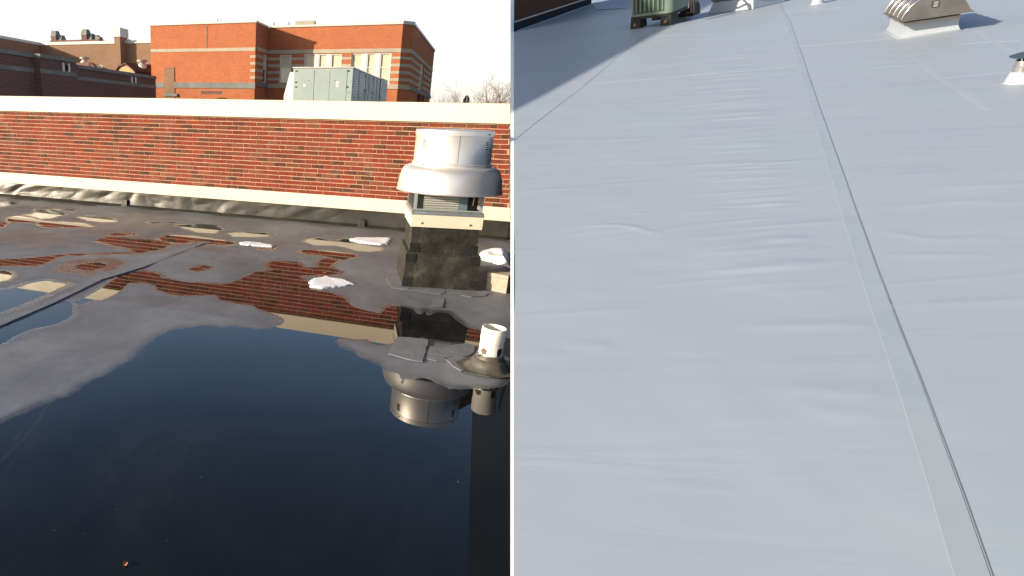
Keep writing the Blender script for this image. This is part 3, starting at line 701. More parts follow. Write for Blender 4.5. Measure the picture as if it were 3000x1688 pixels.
mb = MB(); mb.lathe(VP, [(.080, .112), (.084, .112), (.084, .124), (.080, .124)], 48, ax=lean); q = VP+V(-.085, -.03, .118); mb.box(q-V(.012, .01, .006), V(.024, 0, 0), V(0, .016, 0), V(0, 0, .014)); mb.build('clamp', M['galv'], vp)
def spot(azs, zc, w_, h_, name, mat, seed):
    rg = random.Random(seed); v0 = unit((CAM-VP)*V(1, 1, 0)); v1 = V(-v0[1], v0[0], 0); pts = []
    for k in range(14):
        t = 2*math.pi*k/14; rr = 1+rg.uniform(-.25, .2); a = azs+w_*math.cos(t)*rr; z = zc+h_*math.sin(t)*rr
        pts.append(VP+(v0*math.cos(a)+v1*math.sin(a))*.0775+lean*z)
    mb = MB(); mb.add(pts+[sum(pts)/14+v0*math.cos(azs)*.002], [(k, (k+1) % 14, 14) for k in range(14)]); mb.build(name, M[mat], vp, fix=False)
spot(-.62, .150, .33, .022, 'paint_chip', 'chip', 3); spot(.85, .155, .28, .034, 'paint_chip', 'black', 4); spot(.7, .13, .12, .012, 'paint_chip', 'black', 6)

# ------------------------------------------------------------------ concrete block and snow
a, b = atz(1422, 852), atz(1482, 864); e = unit(b-a); g = V(-e[1], e[0], 0); L = np.linalg.norm(b-a)
cbk = thing('concrete_block', a, 'tan concrete block on the dark roof right of the black fan curb', 'block')
mb = MB()
rg = random.Random(5); n_ = 9
mb.box(a, e*L, g*.20, V(0, 0, .155)); mb.build('block_body', M['conc'], cbk, .004)
mb = MB(); mb.box(a-e*.003-g*.004+V(0, 0, .157), e*(L+.004), g*.205, V(0, 0, .036)); mb.build('block_cap', M['conc'], cbk, .004)
def snow(name, L, h, label, z0=.004, seed=1, step=.012, grp='patches of old snow on the dark roof', zf=None, cut=True):
    poly = plan(L); xs = [p[0] for p in poly]; ys = [p[1] for p in poly]
    gx, gy = np.meshgrid(np.arange(min(xs)-.02, max(xs)+.03, step), np.arange(min(ys)-.02, max(ys)+.03, step))
    s_ = sdist(gx, gy, poly)+fbm(gx, gy, .07, 4, seed, .5)*.012
    z = z0+h*np.clip(s_/(h*1.1), 0, 1)**.5*(1+.22*fbm(gx, gy, .16, 2, seed+4))-np.where(s_ < 0, .02, 0)
    inside = s_ > -step*.8; ii = -np.ones(gx.shape, int); vs = []; fs = []
    for i in range(gx.shape[0]):
        for j in range(gx.shape[1]):
            if inside[i, j]:
                ii[i, j] = len(vs); vs.append(V(gx[i, j], gy[i, j], z[i, j]))
    for i in range(gx.shape[0]-1):
        for j in range(gx.shape[1]-1):
            q = (ii[i, j], ii[i, j+1], ii[i+1, j+1], ii[i+1, j])
            if min(q) >= 0: fs.append(q)
    mb = MB(); mb.add(vs, fs, True); o = mb.build(name, M['snow'], None, fix=False); return tag(o, label, 'snow', grp)
snow('snow_patch', cB([(662, 545), (700, 512), (800, 500), (830, 492), (860, 505), (1000, 525), (1092, 570), (1020, 588), (880, 600), (760, 606), (680, 588)]), .018, 'oval snow patch beside the brick reflection in the big puddle', seed=3)
snow('snow_patch', cB([(1040, 140), (1100, 128), (1270, 125), (1440, 132), (1400, 188), (1320, 192), (1150, 172)]), .020, 'wedge of snow near the wall foot left of the fan curb', seed=8)
snow('snow_patch', cB([(10, 172), (60, 160), (200, 172), (330, 195), (310, 208), (150, 202), (20, 190)]), .015, 'thin sliver of snow at the near edge of a small puddle', seed=12)
snow('snow_patch', [(1402, 762), (1404, 745), (1440, 740), (1491, 748), (1494, 788), (1450, 776)], .09, 'thick snow bank between the concrete block and the wall', seed=15, step=.015)
snow('snow_patch', [(1180, 722), (1184, 715), (1190, 716), (1191, 723)], .03, 'tiny lump of snow touching the left side of the fan curb', seed=18, step=.006)
for (x, y, lb) in ((393, 686, 'small orange leaf at the rim of the cream reflecting puddle at left'), (428, 659, 'small rusty leaf on the dry roof a little below the wall foot'), (951, 801, 'orange leaf on the narrow brick reflection beside the oval snow patch'), (368, 1655, 'brown leaf under the big dark puddle at the bottom'), (563, 681, 'rusty leaf at the edge of the narrow puddle left of the snow sliver')):
    p = atz(x, y); s_ = .011; mb = MB(); a_ = random.uniform(0, 3)
    q = [p+V(math.cos(a_+t)*s_*r_, math.sin(a_+t)*s_*r_, .008+.004*math.sin(2*t)) for t, r_ in ((0, 1.5), (.8, .8), (1.6, .7), (2.4, .9), (3.14, 1.3), (4, .8), (4.7, .6), (5.5, .9))]
    mb.prism(q, V(0, 0, .0015)); tag(mb.build('leaf', M['leaf']), lb, 'leaf', 'dead leaves on the dark roof')

# ------------------------------------------------------------------ background buildings
class Facade:
    """vertical plane through P with unit direction e (to the right seen from outside); outward normal = -n (towards viewer)"""
    def __init__(s, P, e): s.P = V(P[0], P[1], 0); s.e = unit(V(e[0], e[1], 0)); s.n = V(-s.e[1], s.e[0], 0)   # n points inward
    def at(s, x, y): q = onpl(x, y, s.P, s.n); return ((q-s.P)@s.e, q[2])
    def w(s, u, z, dpt=0): return s.P+s.e*u+s.n*dpt+V(0, 0, z)
    def wall(s, mb, u0, u1, z0, z1, holes=(), rev=.14):
        us = sorted(set([u0, u1]+[min(max(h[k], u0), u1) for h in holes for k in (0, 1)])); zs = sorted(set([z0, z1]+[min(max(h[k], z0), z1) for h in holes for k in (2, 3)]))
        for a, b in zip(us[:-1], us[1:]):
            for c, d in zip(zs[:-1], zs[1:]):
                cu, cz = (a+b)/2, (c+d)/2
                if any(h[0] < cu < h[1] and h[2] < cz < h[3] for h in holes): continue
                mb.add([s.w(a, c), s.w(b, c), s.w(b, d), s.w(a, d)], [(0, 1, 2, 3)])
        for h in holes:
            a, b, c, d = h; q = [s.w(a, c), s.w(b, c), s.w(b, d), s.w(a, d)]; r = [p+s.n*rev for p in q]
            mb.add(q+r, [(0, 4, 5, 1), (1, 5, 6, 2), (2, 6, 7, 3), (3, 7, 4, 0)])
    def band(s, name, mat, parent, u0, u1, z0, z1, proud=.04):
        mb = MB(); mb.box(s.w(u0, z0, -proud), s.e*(u1-u0), s.n*(proud+.05), V(0, 0, z1-z0)); return mb.build(name, M[mat], parent)
    def window(s, parent, u0, u1, z0, z1, blind=.45, dep=.12, fw=.07, pane='glass'):
        mb = MB()
        for (a, b, c, d) in ((u0, u1, z0, z0+fw), (u0, u1, z1-fw, z1), (u0, u0+fw, z0+fw, z1-fw), (u1-fw, u1, z0+fw, z1-fw)):
            mb.box(s.w(a, c, dep-.06), s.e*(b-a), s.n*.1, V(0, 0, d-c))
        zm = z0+fw+(z1-z0-2*fw)*(1-blind)
        mb.box(s.w(u0+fw, zm-.04, dep-.03), s.e*(u1-u0-2*fw), s.n*.05, V(0, 0, .06))
        wn = mb.build('window', M['frame'], parent)
        mb = MB(); mb.box(s.w(u0+fw, z0+fw, dep+.02), s.e*(u1-u0-2*fw), s.n*.01, V(0, 0, zm-z0-fw)); mb.build('pane', M[pane], wn)
        if blind > 0: mb = MB(); mb.box(s.w(u0+fw, zm, dep+.025), s.e*(u1-u0-2*fw), s.n*.01, V(0, 0, z1-fw-zm)); mb.build('blind', M['blind'], wn)
        return wn
c1 = lambda x, y: (x/3.39, 40+y/3.39)
c2 = lambda x, y: (700+x/3.22, 40+y/3.22)
GZ = -8.0
P2 = atY(750, 66, 45.0)
FA = Facade(P2, D)
uL, ztop = FA.at(440, 73)[0], FA.at(750, 66)[1]
school = thing('school_building', FA.w(uL, GZ), 'tall orange red brick building with pale stone bands and tall windows behind the wall', 'building')
dep1 = 2.6
FS = Facade(P2, NB)                                  # right return of the left wing
FS.n = -D.copy()
FB = Facade(FA.w(0, 0, dep1), D)
u4 = FB.at(1181, 70)[0]; P4 = FB.w(u4, 0)
chd = unit(D+NB*1.0); FC = Facade(P4, chd); uc = FC.at(1213, 70)[0]; P5 = FC.w(uc, 0)
FD = Facade(P5, NB); FD.n = -D.copy(); ud = FD.at(1268, 200)[0]
# stone course heights read on the right end of the long wing
hz = lambda y: FB.at(*c2(1470, y))[1]
bandz = (hz(365), hz(328)); rows = [(hz(430), hz(405)), (hz(500), hz(472)), (hz(568), hz(541)), (hz(636), hz(609))]; ledge = (hz(712), hz(668))
zb1 = FB.at(*c2(1540, 95))[1]; ztopB = ztop
# long wing
holes = []
def hole(F, x0, x1, y0, y1, xc=None):
    u0, _ = F.at(*c2(x0, (y0+y1)/2)); u1, _ = F.at(*c2(x1, (y0+y1)/2)); z1 = F.at(*c2((x0+x1)/2, y0))[1]; z0 = F.at(*c2((x0+x1)/2, y1))[1]; return (u0, u1, z0, z1)
w1 = hole(FB, 383, 492, 388, 668); w2 = hole(FB, 610, 962, 380, 668); w3 = hole(FB, 1056, 1428, 373, 680)
mb = MB(); FB.wall(mb, 0, u4, GZ, ztopB, [w1, w2, w3])
FC.wall(mb, 0, uc, GZ, ztopB); 
wd = [FD.at(*c2(1708, 560))[0], FD.at(*c2(1742, 560))[0]]; zwd = (FD.at(*c2(1720, 735))[1], FD.at(*c2(1725, 470))[1])
holeD = (wd[0], wd[1], zwd[0], zwd[1]); FD.wall(mb, 0, ud, GZ, ztopB, [holeD])
ws = [FS.at(*c2(228, 500))[0], FS.at(*c2(262, 500))[0]]; zws = (FS.at(*c2(245, 655))[1], FS.at(*c2(245, 388))[1]); holeS = (ws[0], ws[1], zws[0], zws[1])
FS.wall(mb, 0, dep1, GZ, ztop, [holeS])
FA.wall(mb, uL, 0, GZ, ztop)
back = [FA.w(uL, GZ), FA.w(uL, GZ, 16), FD.w(ud, GZ)]; 
mb.add([FA.w(uL, GZ), FA.w(uL, GZ, 18), FA.w(uL, ztop, 18), FA.w(uL, ztop)], [(0, 1, 2, 3)])
mb.add([FA.w(uL, GZ, 18), FD.w(ud, GZ), FD.w(ud, ztop), FA.w(uL, ztop, 18)], [(0, 1, 2, 3)])
mb.build('wall', M['bk_orange'], school, fix=False)
mb = MB(); roofp = [FA.w(uL, ztop-.12, .02), FA.w(-.02, ztop-.12, .02), FB.w(0, ztop-.12, .02), FB.w(u4, ztop-.12, .02), FC.w(uc, ztop-.12, .02), FD.w(ud, ztop-.12), FA.w(uL, ztop-.12, 17.9)]
mb.add(roofp, [tuple(range(len(roofp)))]); mb.build('roof', M['lowroof'], school, fix=False)
def cop(F, u0, u1, z, mat='coping_grey', h=.16, pr=.08, par_=school):
    mb = MB(); mb.box(F.w(u0, z, -pr), F.e*(u1-u0), F.n*(pr+.35), V(0, 0, h)); mb.build('coping', M[mat], par_)
cop(FA, uL, .08, ztop, h=.13); cop(FS, .36, dep1-.1, ztop, h=.11, pr=.07); cop(FB, .09, u4, ztop, h=.14); cop(FC, -.05, uc+.06, ztop, h=.22); cop(FD, .1, ud, ztop, h=.15)
for F, u0, u1 in ((FB, 0.05, u4), (FC, 0, uc+.04), (FD, .02, ud)):
    F.band('stone_band', 'stone', school, u0, u1, bandz[0], bandz[1], .03)
FS.band('stone_band', 'stone', school, .25, dep1-.04, bandz[0], bandz[1], .03)
segs = [(.05, w1[0]), (w1[1], w2[0]), (w2[1], w3[0]), (w3[1], u4)]
for z0, z1 in rows:
    for a_, b_ in segs: FB.band('stone_stripe', 'stone', school, a_, b_, z0, z1, .02)
    FC.band('stone_stripe', 'stone', school, 0, uc+.02, z0, z1, .02)
    FD.band('stone_stripe', 'stone', school, .02, holeD[0], z0, z1, .02); FD.band('stone_stripe', 'stone', school, holeD[1], ud, z0, z1, .02)
    FS.band('stone_stripe', 'stone', school, .25, holeS[0], z0, z1, .02); FS.band('stone_stripe', 'stone', school, holeS[1], dep1-.02, z0, z1, .02)
for F, u0, u1 in ((FB, 0.05, u4), (FC, -.05, uc+.05), (FD, .05, ud), (FS, .1, dep1-.05)):
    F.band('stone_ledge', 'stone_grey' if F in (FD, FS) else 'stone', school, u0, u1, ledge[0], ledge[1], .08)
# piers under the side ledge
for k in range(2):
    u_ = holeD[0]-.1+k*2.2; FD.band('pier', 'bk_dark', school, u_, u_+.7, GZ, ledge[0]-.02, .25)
# left wing dressings
zA = [FA.at(*c1(2000, y))[1] for y in (378, 350)]
FA.band('stone_band', 'stone', school, uL, 0.0, FA.at(*c1(2530, 370))[1], FA.at(*c1(2530, 337))[1], .03)
for y0, y1 in ((440, 414), (508, 482), (580, 552), (648, 621)):
    u0 = FA.at(*c1(2484, y0))[0]; FA.band('quoin', 'stone', school, u0, 0.02, FA.at(*c1(2510, y0))[1], FA.at(*c1(2510, y1))[1], .03)
uq0, uq1 = FA.at(*c1(1632, 700))[0], FA.at(*c1(1735, 700))[0]
zz0, zz1 = FA.at(*c1(2100, 742))[1], FA.at(*c1(2100, 684))[1]
FA.band('stone_ledge', 'stone_grey', school, uL, uq0, zz0, zz1, .06); FA.band('stone_ledge', 'stone_grey', school, uq1, .06, zz0, zz1, .06)
# bricked-up panel on the left wing and the small roof fittings
mb = MB(); mb.box(FA.w(uq0, GZ, -.05), FA.e*(uq1-uq0), FA.n*.06, V(0, 0, FA.at(*c1(1690, 535))[1]-GZ)); mb.build('infill_panel', M['bk_brown'], school)
mb = MB(); mb.box(FA.w(uq0-.05, FA.at(*c1(1690, 822))[1], -.14), FA.e*(uq1-uq0+.3), FA.n*.12, V(0, 0, .2)); mb.build('sill', M['stone_grey'], school)
FA.band('recessed_panel', 'bk_dark', school, FA.at(*c1(2000, 780))[0], FA.at(*c1(2200, 780))[0], FA.at(*c1(2100, 800))[1], FA.at(*c1(2100, 768))[1], .02)
FB.window(school, *w1, blind=.42)
def triple(h, n_):
    a, b, z0, z1 = h; wd_ = (b-a)/n_; mu = .30
    for k in range(n_):
        FB.window(school, a+k*wd_+(0 if k == 0 else mu/2), a+(k+1)*wd_-(0 if k == n_-1 else mu/2), z0, z1, blind=.42 if n_ == 3 else .5)
    for k in range(1, n_):
        mb = MB(); mb.box(FB.w(a+k*wd_-mu/2, z0, .04), FB.e*mu, FB.n*.12, V(0, 0, z1-z0)); mb.build('mullion', M['frame'], school)
triple(w2, 3); triple(w3, 3)
FD.window(school, *holeD, blind=.3); FS.window(school, *holeS, blind=.5, pane='glass_dark')
mb = MB(); s0, s1 = FB.at(*c2(375, 675))[0], FB.at(*c2(428, 675))[0]; mb.box(FB.w(s0, ledge[1], -.12), FB.e*(s1-s0+.6), FB.n*.12, V(0, 0, .08)); mb.build('sill', M['stone'], school)
for x, y, w_, h_ in ((2065, 88, .25, .25),):
    u, z = FA.at(*c1(x, y)); mb = MB(); mb.box(FA.w(u-.12, ztop+.1, 1.2), FA.e*.25, FA.n*.25, V(0, 0, .45)); mb.build('roof_fitting', M['galv'], school)
for x, w_ in ((400, .25), (575, 1.5), (235, .6)):
    u, z = FB.at(*c2(x, 100)); mb = MB(); mb.box(FB.w(u-w_/2, ztop+.1, 1.2), FB.e*w_, FB.n*.4, V(0, 0, .50)); mb.build('roof_fitting', M['stone'] if w_ > 1 else M['galv'], school)
# downpipes / dark vertical stain
FA.band('downpipe', 'bk_brown', school, FA.at(*c1(2043, 200))[0], FA.at(*c1(2062, 200))[0], FA.at(*c1(2050, 345))[1], ztop-.1, .02)
mb = MB(); mb.box(FB.w(u4-2.9, -1.0, -.05), FB.e*1.35, FB.n*.06, V(0, 0, ledge[0]-.1+1.0)); mb.build('door', M['dark'], school)

# dark brick building on the left, its side wall running towards the camera
PL = atY(456, 233, 44.5); 
FL = Facade(PL, NB); FL.n = -D.copy()
annex = thing('dark_brick_building', V(PL[0], PL[1], GZ), 'shaded dark red brick building with a grey stone band at far left', 'building')
uAx = FL.at(*c1(757, 520))[0]; uBx = FL.at(*c1(545, 500))[0]; uCx = FL.at(*c1(462, 500))[0]; u0x = FL.at(-90, 200)[0]
zT2 = FL.at(*c1(1400, 632))[1]; zT1 = FL.at(*c1(690, 483))[1]
zb2 = (FL.at(*c1(1150, 700))[1], FL.at(*c1(1150, 668))[1]); zb1_ = (FL.at(*c1(650, 617))[1], FL.at(*c1(650, 577))[1])
FL0 = Facade(PL-D*.0+FL.n*.45, NB); FL0.n = FL.n
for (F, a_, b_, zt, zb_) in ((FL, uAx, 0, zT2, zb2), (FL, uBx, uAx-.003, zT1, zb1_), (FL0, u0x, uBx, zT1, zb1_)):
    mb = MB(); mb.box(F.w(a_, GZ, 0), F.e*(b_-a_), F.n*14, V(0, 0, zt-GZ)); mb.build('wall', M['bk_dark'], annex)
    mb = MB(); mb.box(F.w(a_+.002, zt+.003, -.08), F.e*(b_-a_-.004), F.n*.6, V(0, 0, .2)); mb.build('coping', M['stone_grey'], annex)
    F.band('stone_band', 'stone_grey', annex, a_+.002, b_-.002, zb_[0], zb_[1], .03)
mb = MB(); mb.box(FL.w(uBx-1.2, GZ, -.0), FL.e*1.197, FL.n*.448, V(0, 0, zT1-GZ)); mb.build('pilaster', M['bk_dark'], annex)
mb = MB(); mb.box(FL.w(uBx-1.2, zT1+.003, -.05), FL.e*1.197, FL.n*.40, V(0, 0, .2)); mb.build('coping', M['stone_grey'], annex)
FL.band('stone_band', 'stone_grey', annex, uBx-1.2, uBx-.003, zb1_[0], zb1_[1], .02)
for (x0, x1, y0, y1) in ((632, 672, 512, 560), (1312, 1336, 645, 672)):
    a_ = FL.at(*c1(x0, y0))[0]; b_ = FL.at(*c1(x1, y0))[0]; z1 = FL.at(*c1((x0+x1)/2, y0))[1]; z0 = FL.at(*c1((x0+x1)/2, y1))[1]
    mb = MB(); mb.box(FL.w(a_, z0, -.03), FL.e*(b_-a_), FL.n*.06, V(0, 0, z1-z0)); sc_ = mb.build('scupper', M['dark'], annex)
    mb = MB(); t_ = .14
    for (c_, d_, e_, f_) in ((a_-t_, a_, z0-.1, z1+.1), (b_, b_+t_, z0-.1, z1+.1)): mb = MB(); mb.box(FL.w(c_, e_, -.06), FL.e*(d_-c_), FL.n*.08, V(0, 0, f_-e_)); mb.build('scupper_jamb', M['frame'], sc_)

# brown brick building further back
PK = atY(117, 133, 72.0); zK = PK[2]
FK = Facade(PK, D); FK1 = Facade(PK, -NB); FK1.e = NB.copy(); FK1.n = -D.copy()
brown = thing('brown_brick_building', V(PK[0], PK[1], GZ), 'large brown brick building with white coping behind the dark one', 'building')
uR = FK.at(452, 140)[0]; uw = [FK.at(*c1(x, 540))[0] for x in (940, 1018)]; zw = [FK.at(*c1(980, y))[1] for y in (600, 508)]
mb = MB(); FK.wall(mb, 0, uR+6, GZ, zK, [(uw[0], uw[1], zw[0], zw[1])]); mb.add([FK.w(uR+6, GZ), FK.w(uR+6, GZ, 12), FK.w(uR+6, zK, 12), FK.w(uR+6, zK)], [(0, 1, 2, 3)]); mb.build('wall', M['bk_brown'], brown, fix=False)
mb = MB(); mb.box(FK1.w(-9.5, GZ, 0), NB*9.5, -D*12, V(0, 0, zK-GZ)); mb.build('wing_wall', M['bk_brown'], brown)
mb = MB(); mb.box(FK1.w(-9.6, zK+.003, -.1), NB*9.75, -D*.6, V(0, 0, .28)); mb.build('coping', M['coping_grey'], brown)
mb = MB(); mb.box(FK.w(.1, zK, -.1), D*(uR+5.9), NB*.6, V(0, 0, .3)); mb.build('coping', M['coping_grey'], brown)
mb = MB(); mb.add([FK.w(0, zK-.2, .1), FK.w(uR+6, zK-.2, .1), FK.w(uR+6, zK-.2, 12), FK.w(0, zK-.2, 12)], [(0, 1, 2, 3)]); mb.build('roof', M['lowroof'], brown, fix=False)
a_, b_ = FK.at(*c1(1188, 300))[0], FK.at(*c1(1245, 300))[0]
mb = MB(); mb.box(FK.w(a_, GZ, -1.0), D*(b_-a_), NB*1.4, V(0, 0, zK+.55-GZ)); mb.build('pier', M['bk_brown'], brown)
mb = MB(); mb.box(FK.w(a_-.1, zK+.553, -1.1), D*(b_-a_+.2), NB*1.6, V(0, 0, .9)); mb.build('pier_cap', M['coping_grey'], brown)
um = (uw[0]+uw[1])/2; FK.window(brown, uw[0], um-.05, zw[0], zw[1], blind=.5, pane='glass_dark'); FK.window(brown, um+.05, uw[1], zw[0], zw[1], blind=.6)
# crenellated parapet tower behind it
tw = thing('crenellated_tower', atY(215, 130, 98.0)*V(1, 1, 0)+V(0, 0, GZ), 'dark battlemented brick tower with grey stone caps on the skyline', 'tower')
FT = Facade(atY(215, 130, 98.0), D)
ua, ub = FT.at(*c1(497, 280))[0], FT.at(*c1(985, 280))[0]; zt0 = FT.at(*c1(700, 262))[1]
mb = MB(); mb.box(FT.w(ua, GZ, 0), D*(ub-ua), NB*9, V(0, 0, zt0-GZ)); mb.build('tower_wall', M['bk_dark'], tw)
for (x0, x1, yt, dp) in ((500, 552, 168, 0), (553, 597, 210, .3), (603, 668, 217, 4.5), (672, 712, 232, 5.5), (714, 798, 210, 3), (803, 857, 153, 0), (858, 897, 193, .3), (903, 940, 205, .6), (941, 975, 225, .3), (992, 1052, 200, 6)):
    a_ = FT.at(*c1(x0, yt))[0]; b_ = FT.at(*c1(x1, yt))[0]; z1 = FT.at(*c1((x0+x1)/2, yt))[1]
    mb = MB(); mb.box(FT.w(a_, zt0+.003 if x0 < 985 else zt0-2, dp+.01), D*(b_-a_-.01), NB*1.2, V(0, 0, z1-.9-zt0+(0 if x0 < 985 else 2))); me_ = mb.build('merlon', M['bk_dark'], tw)
    mb = MB(); zc = z1-.9
    p0 = [FT.w(a_-.05, zc+.003, dp-.1), FT.w(b_+.0, zc+.003, dp-.1), FT.w(b_+.0, zc+.003, dp+1.3), FT.w(a_-.05, zc+.003, dp+1.3)]
    p1 = [FT.w(a_+.05, z1, dp+.2), FT.w(b_-.1, z1, dp+.2), FT.w(b_-.1, z1, dp+.9), FT.w(a_+.05, z1, dp+.9)]
    mb.hexa(p0, p1); mb.build('merlon_cap', M['stone_grey'], me_)
# two gabled roof sheds with round vents
def shed(FX_, Yd, name, label, gable, ridge_end, eave_y, wall_y, front, vx, vy0, vy1):
    F = Facade(atY(*c1(gable[1][0], gable[1][1]), Yd), D)
    o = thing(name, F.w(0, GZ), label, 'roof shed', 'gabled sheds on the far roof')
    pts = [F.at(*c1(x, y)) for x, y in gable]; zbot = -.2
    poly = [F.w(u, z) for u, z in pts]; poly = [F.w(pts[0][0], zbot)]+poly+[F.w(pts[-1][0], zbot)]
    Lr = F.at(*c1(ridge_end, gable[1][1]))[0]-pts[len(pts)//2][0]
    return o, F, pts, poly, Lr
F2 = Facade(atY(*c1(1250, 498), 48.0), D); gp = [(1147, 575), (1185, 525), (1250, 498), (1325, 560), (1347, 585)]
sh2 = thing('gabled_shed', F2.w(0, 0)+V(0, 0, -.2), 'small shed with a sunlit tan gable end and dark red roof beside the orange building', 'roof shed', 'gabled sheds on the far roof')
g2 = [F2.at(*c1(*q)) for q in gp]; sk = unit(D*.93+NB*.37)
mb = MB(); poly = [F2.w(g2[0][0], -.2)]+[F2.w(u, z) for u, z in g2]+[F2.w(g2[-1][0], -.2)]; mb.prism(poly, NB*.3); mb.build('gable_wall', M['shed_wall'], sh2)
ax2 = D*2.6+NB*3.0
mb = MB(); q = [F2.w(u, z+.06, -.12) for u, z in g2]; n5 = len(q); r5 = [p+ax2 for p in q]; qq = [p-V(0, 0, .1) for p in q]; rq = [p-V(0, 0, .1) for p in r5]
mb.add(q+r5+qq+rq, [(i, i+1, n5+i+1, n5+i) for i in range(n5-1)]+[(2*n5+i, 3*n5+i, 3*n5+i+1, 2*n5+i+1) for i in range(n5-1)]+[(i, 2*n5+i, 2*n5+i+1, i+1) for i in range(n5-1)]); mb.build('shed_roof', M['shed_roof'], sh2, fix=False)
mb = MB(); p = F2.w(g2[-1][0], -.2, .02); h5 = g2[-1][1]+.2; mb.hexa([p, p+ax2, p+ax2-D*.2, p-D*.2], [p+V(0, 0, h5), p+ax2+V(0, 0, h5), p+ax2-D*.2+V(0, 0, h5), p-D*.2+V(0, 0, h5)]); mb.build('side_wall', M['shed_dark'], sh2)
F1 = Facade(atY(*c1(905, 488), 56.0), D)
sh1 = thing('gabled_shed', F1.w(0, 0)+V(0, 0, -.2), 'dark red roofed shed in shade half hidden behind the dark brick parapet', 'roof shed', 'gabled sheds on the far roof')
a1, a2, a3 = F1.at(*c1(845, 545)), F1.at(*c1(905, 486)), F1.at(*c1(975, 560))
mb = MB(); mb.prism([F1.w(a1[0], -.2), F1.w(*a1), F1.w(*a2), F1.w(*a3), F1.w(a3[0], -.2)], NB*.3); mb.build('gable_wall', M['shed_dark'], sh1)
ax1 = -D*3.2+NB*1.0; mb = MB(); q = [F1.w(*a1)-V(0, 0, .03), F1.w(*a2)+V(0, 0, .05), F1.w(*a3)]; r_ = [p+ax1 for p in q]; mb.add(q+r_, [(0, 1, 4, 3), (1, 2, 5, 4)]); mb.prism([q[0]-V(0, 0, 2), q[0], r_[0], r_[0]-V(0, 0, 2)], -NB*.05); mb.build('shed_roof', M['shed_roof'], sh1, fix=False)
for (F_, x, yb, yt, r_, lb) in ((F1, 780, 487, 420, .42, 'round topped roof vent above the shaded shed, the left of two'), (F2, 1350, 514, 446, .40, 'round topped roof vent above the sunlit shed, the right of two')):
    u, z0 = F_.at(*c1(x, yb)); z1 = F_.at(*c1(x, yt))[1]; H = z1-z0; c_ = F_.w(u, z0-.35, .9); vt = thing('roof_vent', c_, lb, 'vent', 'round topped vents on the far sheds')
    mb = MB(); mb.lathe(c_, [(r_*1.0, 0), (r_*.95, H*.25+.3), (r_*.5, H*.55+.35), (r_*.5, H*.62+.35)], 20); mb.build('vent_neck', M['ventwhite'], vt)
    mb = MB(); mb.lathe(c_, [(r_*.5, H*.62+.35), (r_*1.0, H*.66+.35), (r_*1.05, H*.9+.35), (r_*.7, H+.36), (0, H+.38)], 20); mb.build('vent_head', M['curbcap'], vt)

# ------------------------------------------------------------------ rooftop air handling unit
PU = atY(*c2(1080, 513), 21.5); FU = Facade(PU, D); zu = PU[2]; uu = FU.at(*c2(516, 516))[0]; zbU = -.2
ahu = thing('rooftop_air_unit', FU.w(uu, zbU), 'pale grey green rooftop air handling unit standing behind the parapet', 'air handling unit')
FUs = Facade(PU, NB); FUs.n = -D.copy(); us = FUs.at(*c2(1385, 640))[0]
mb = MB(); mb.box(FU.w(uu, zbU), D*(-uu), NB*us, V(0, 0, zu-zbU)); mb.build('casing', M['greygreen'], ahu, .01)
mb = MB(); mb.box(FU.w(uu-.03, zu+.003, -.03), D*(-uu+.06), NB*(us+.06), V(0, 0, .035)); mb.build('top_rim', M['steel_lt'], ahu)
g = lambda x: FU.at(*c2(x, 650))[0]
for x0, x1 in ((520, 708), (716, 855), (858, 1016)):
    mb = MB(); mb.box(FU.w(g(x0), zbU+.2, -.012), D*(g(x1)-g(x0)), NB*.012, V(0, 0, zu-zbU-.26)); mb.build('panel', M['greygreen'], ahu, .003)
for x, y in ((545, 543), (540, 692), (540, 648), (1032, 540), (1020, 692), (660, 632), (905, 634), (1038, 745)):
    u, z = FU.at(*c2(x, y)); rr_ = .035 if x in (545, 540, 1032, 1020) else .015
    mb = MB(); mb.box(FU.w(u-rr_, z-rr_*.5, -.03), D*rr_*2, NB*.03, V(0, 0, rr_)); mb.build('latch', M['dark'], ahu)
for x, y, n__ in ((622, 672, 1), (930, 676, 2)):
    u, z = FU.at(*c2(x, y))
    for k in range(n__): mb = MB(); mb.box(FU.w(u-.05, z-.06+k*.11, -.018), D*.085, NB*.006, V(0, 0, .08)); mb.build('warning_label', M['frame'], ahu)
mb = MB(); a_, z_a = FU.at(*c2(470, 550)); b_, z_b = FU.at(*c2(412, 770))
mb.prism([FU.w(uu-.003, z_a, .15), FU.w(uu-.003, -.2, .15), FU.w(b_, -.2, .15), FU.w(b_, z_b, .15), FU.w(a_, z_a, .15)], NB*1.2); mb.build('intake_hood', M['frame'], ahu)
gs = lambda x: FUs.at(*c2(x, 650))[0]
for x0, x1 in ((1064, 1128), (1132, 1190), (1194, 1222), (1226, 1265), (1269, 1298), (1302, 1326)):
    a_, b_ = gs(x0), gs(x1); mb = MB(); mb.box(FUs.w(a_, zbU+.15, -.02), NB*(b_-a_-.02), -D*.02, V(0, 0, zu-zbU-.2)); mb.build('side_panel', M['steelblue'], ahu, .003)
for x0, x1 in ((1085, 1112), (1128, 1155)):
    a_, b_ = gs(x0), gs(x1); z1 = FUs.at(*c2(x0, 612))[1]; z0 = FUs.at(*c2(x0, 785))[1]
    for k in range(7):
        mb = MB(); hh = (z1-z0)/7; mb.box(FUs.w(a_+.02, z0+k*hh+.02, -.028), NB*(b_-a_-.04), -D*.012, V(0, 0, hh*.6)); mb.build('side_louver', M['frame'], ahu)
mb = MB(); a_ = gs(1332); mb.box(FUs.w(a_, zbU, -.04), NB*(us-a_+.3), -D*1.5, V(0, 0, zu-zbU+.06)); mb.build('rear_section', M['steelblue'], ahu, .01)
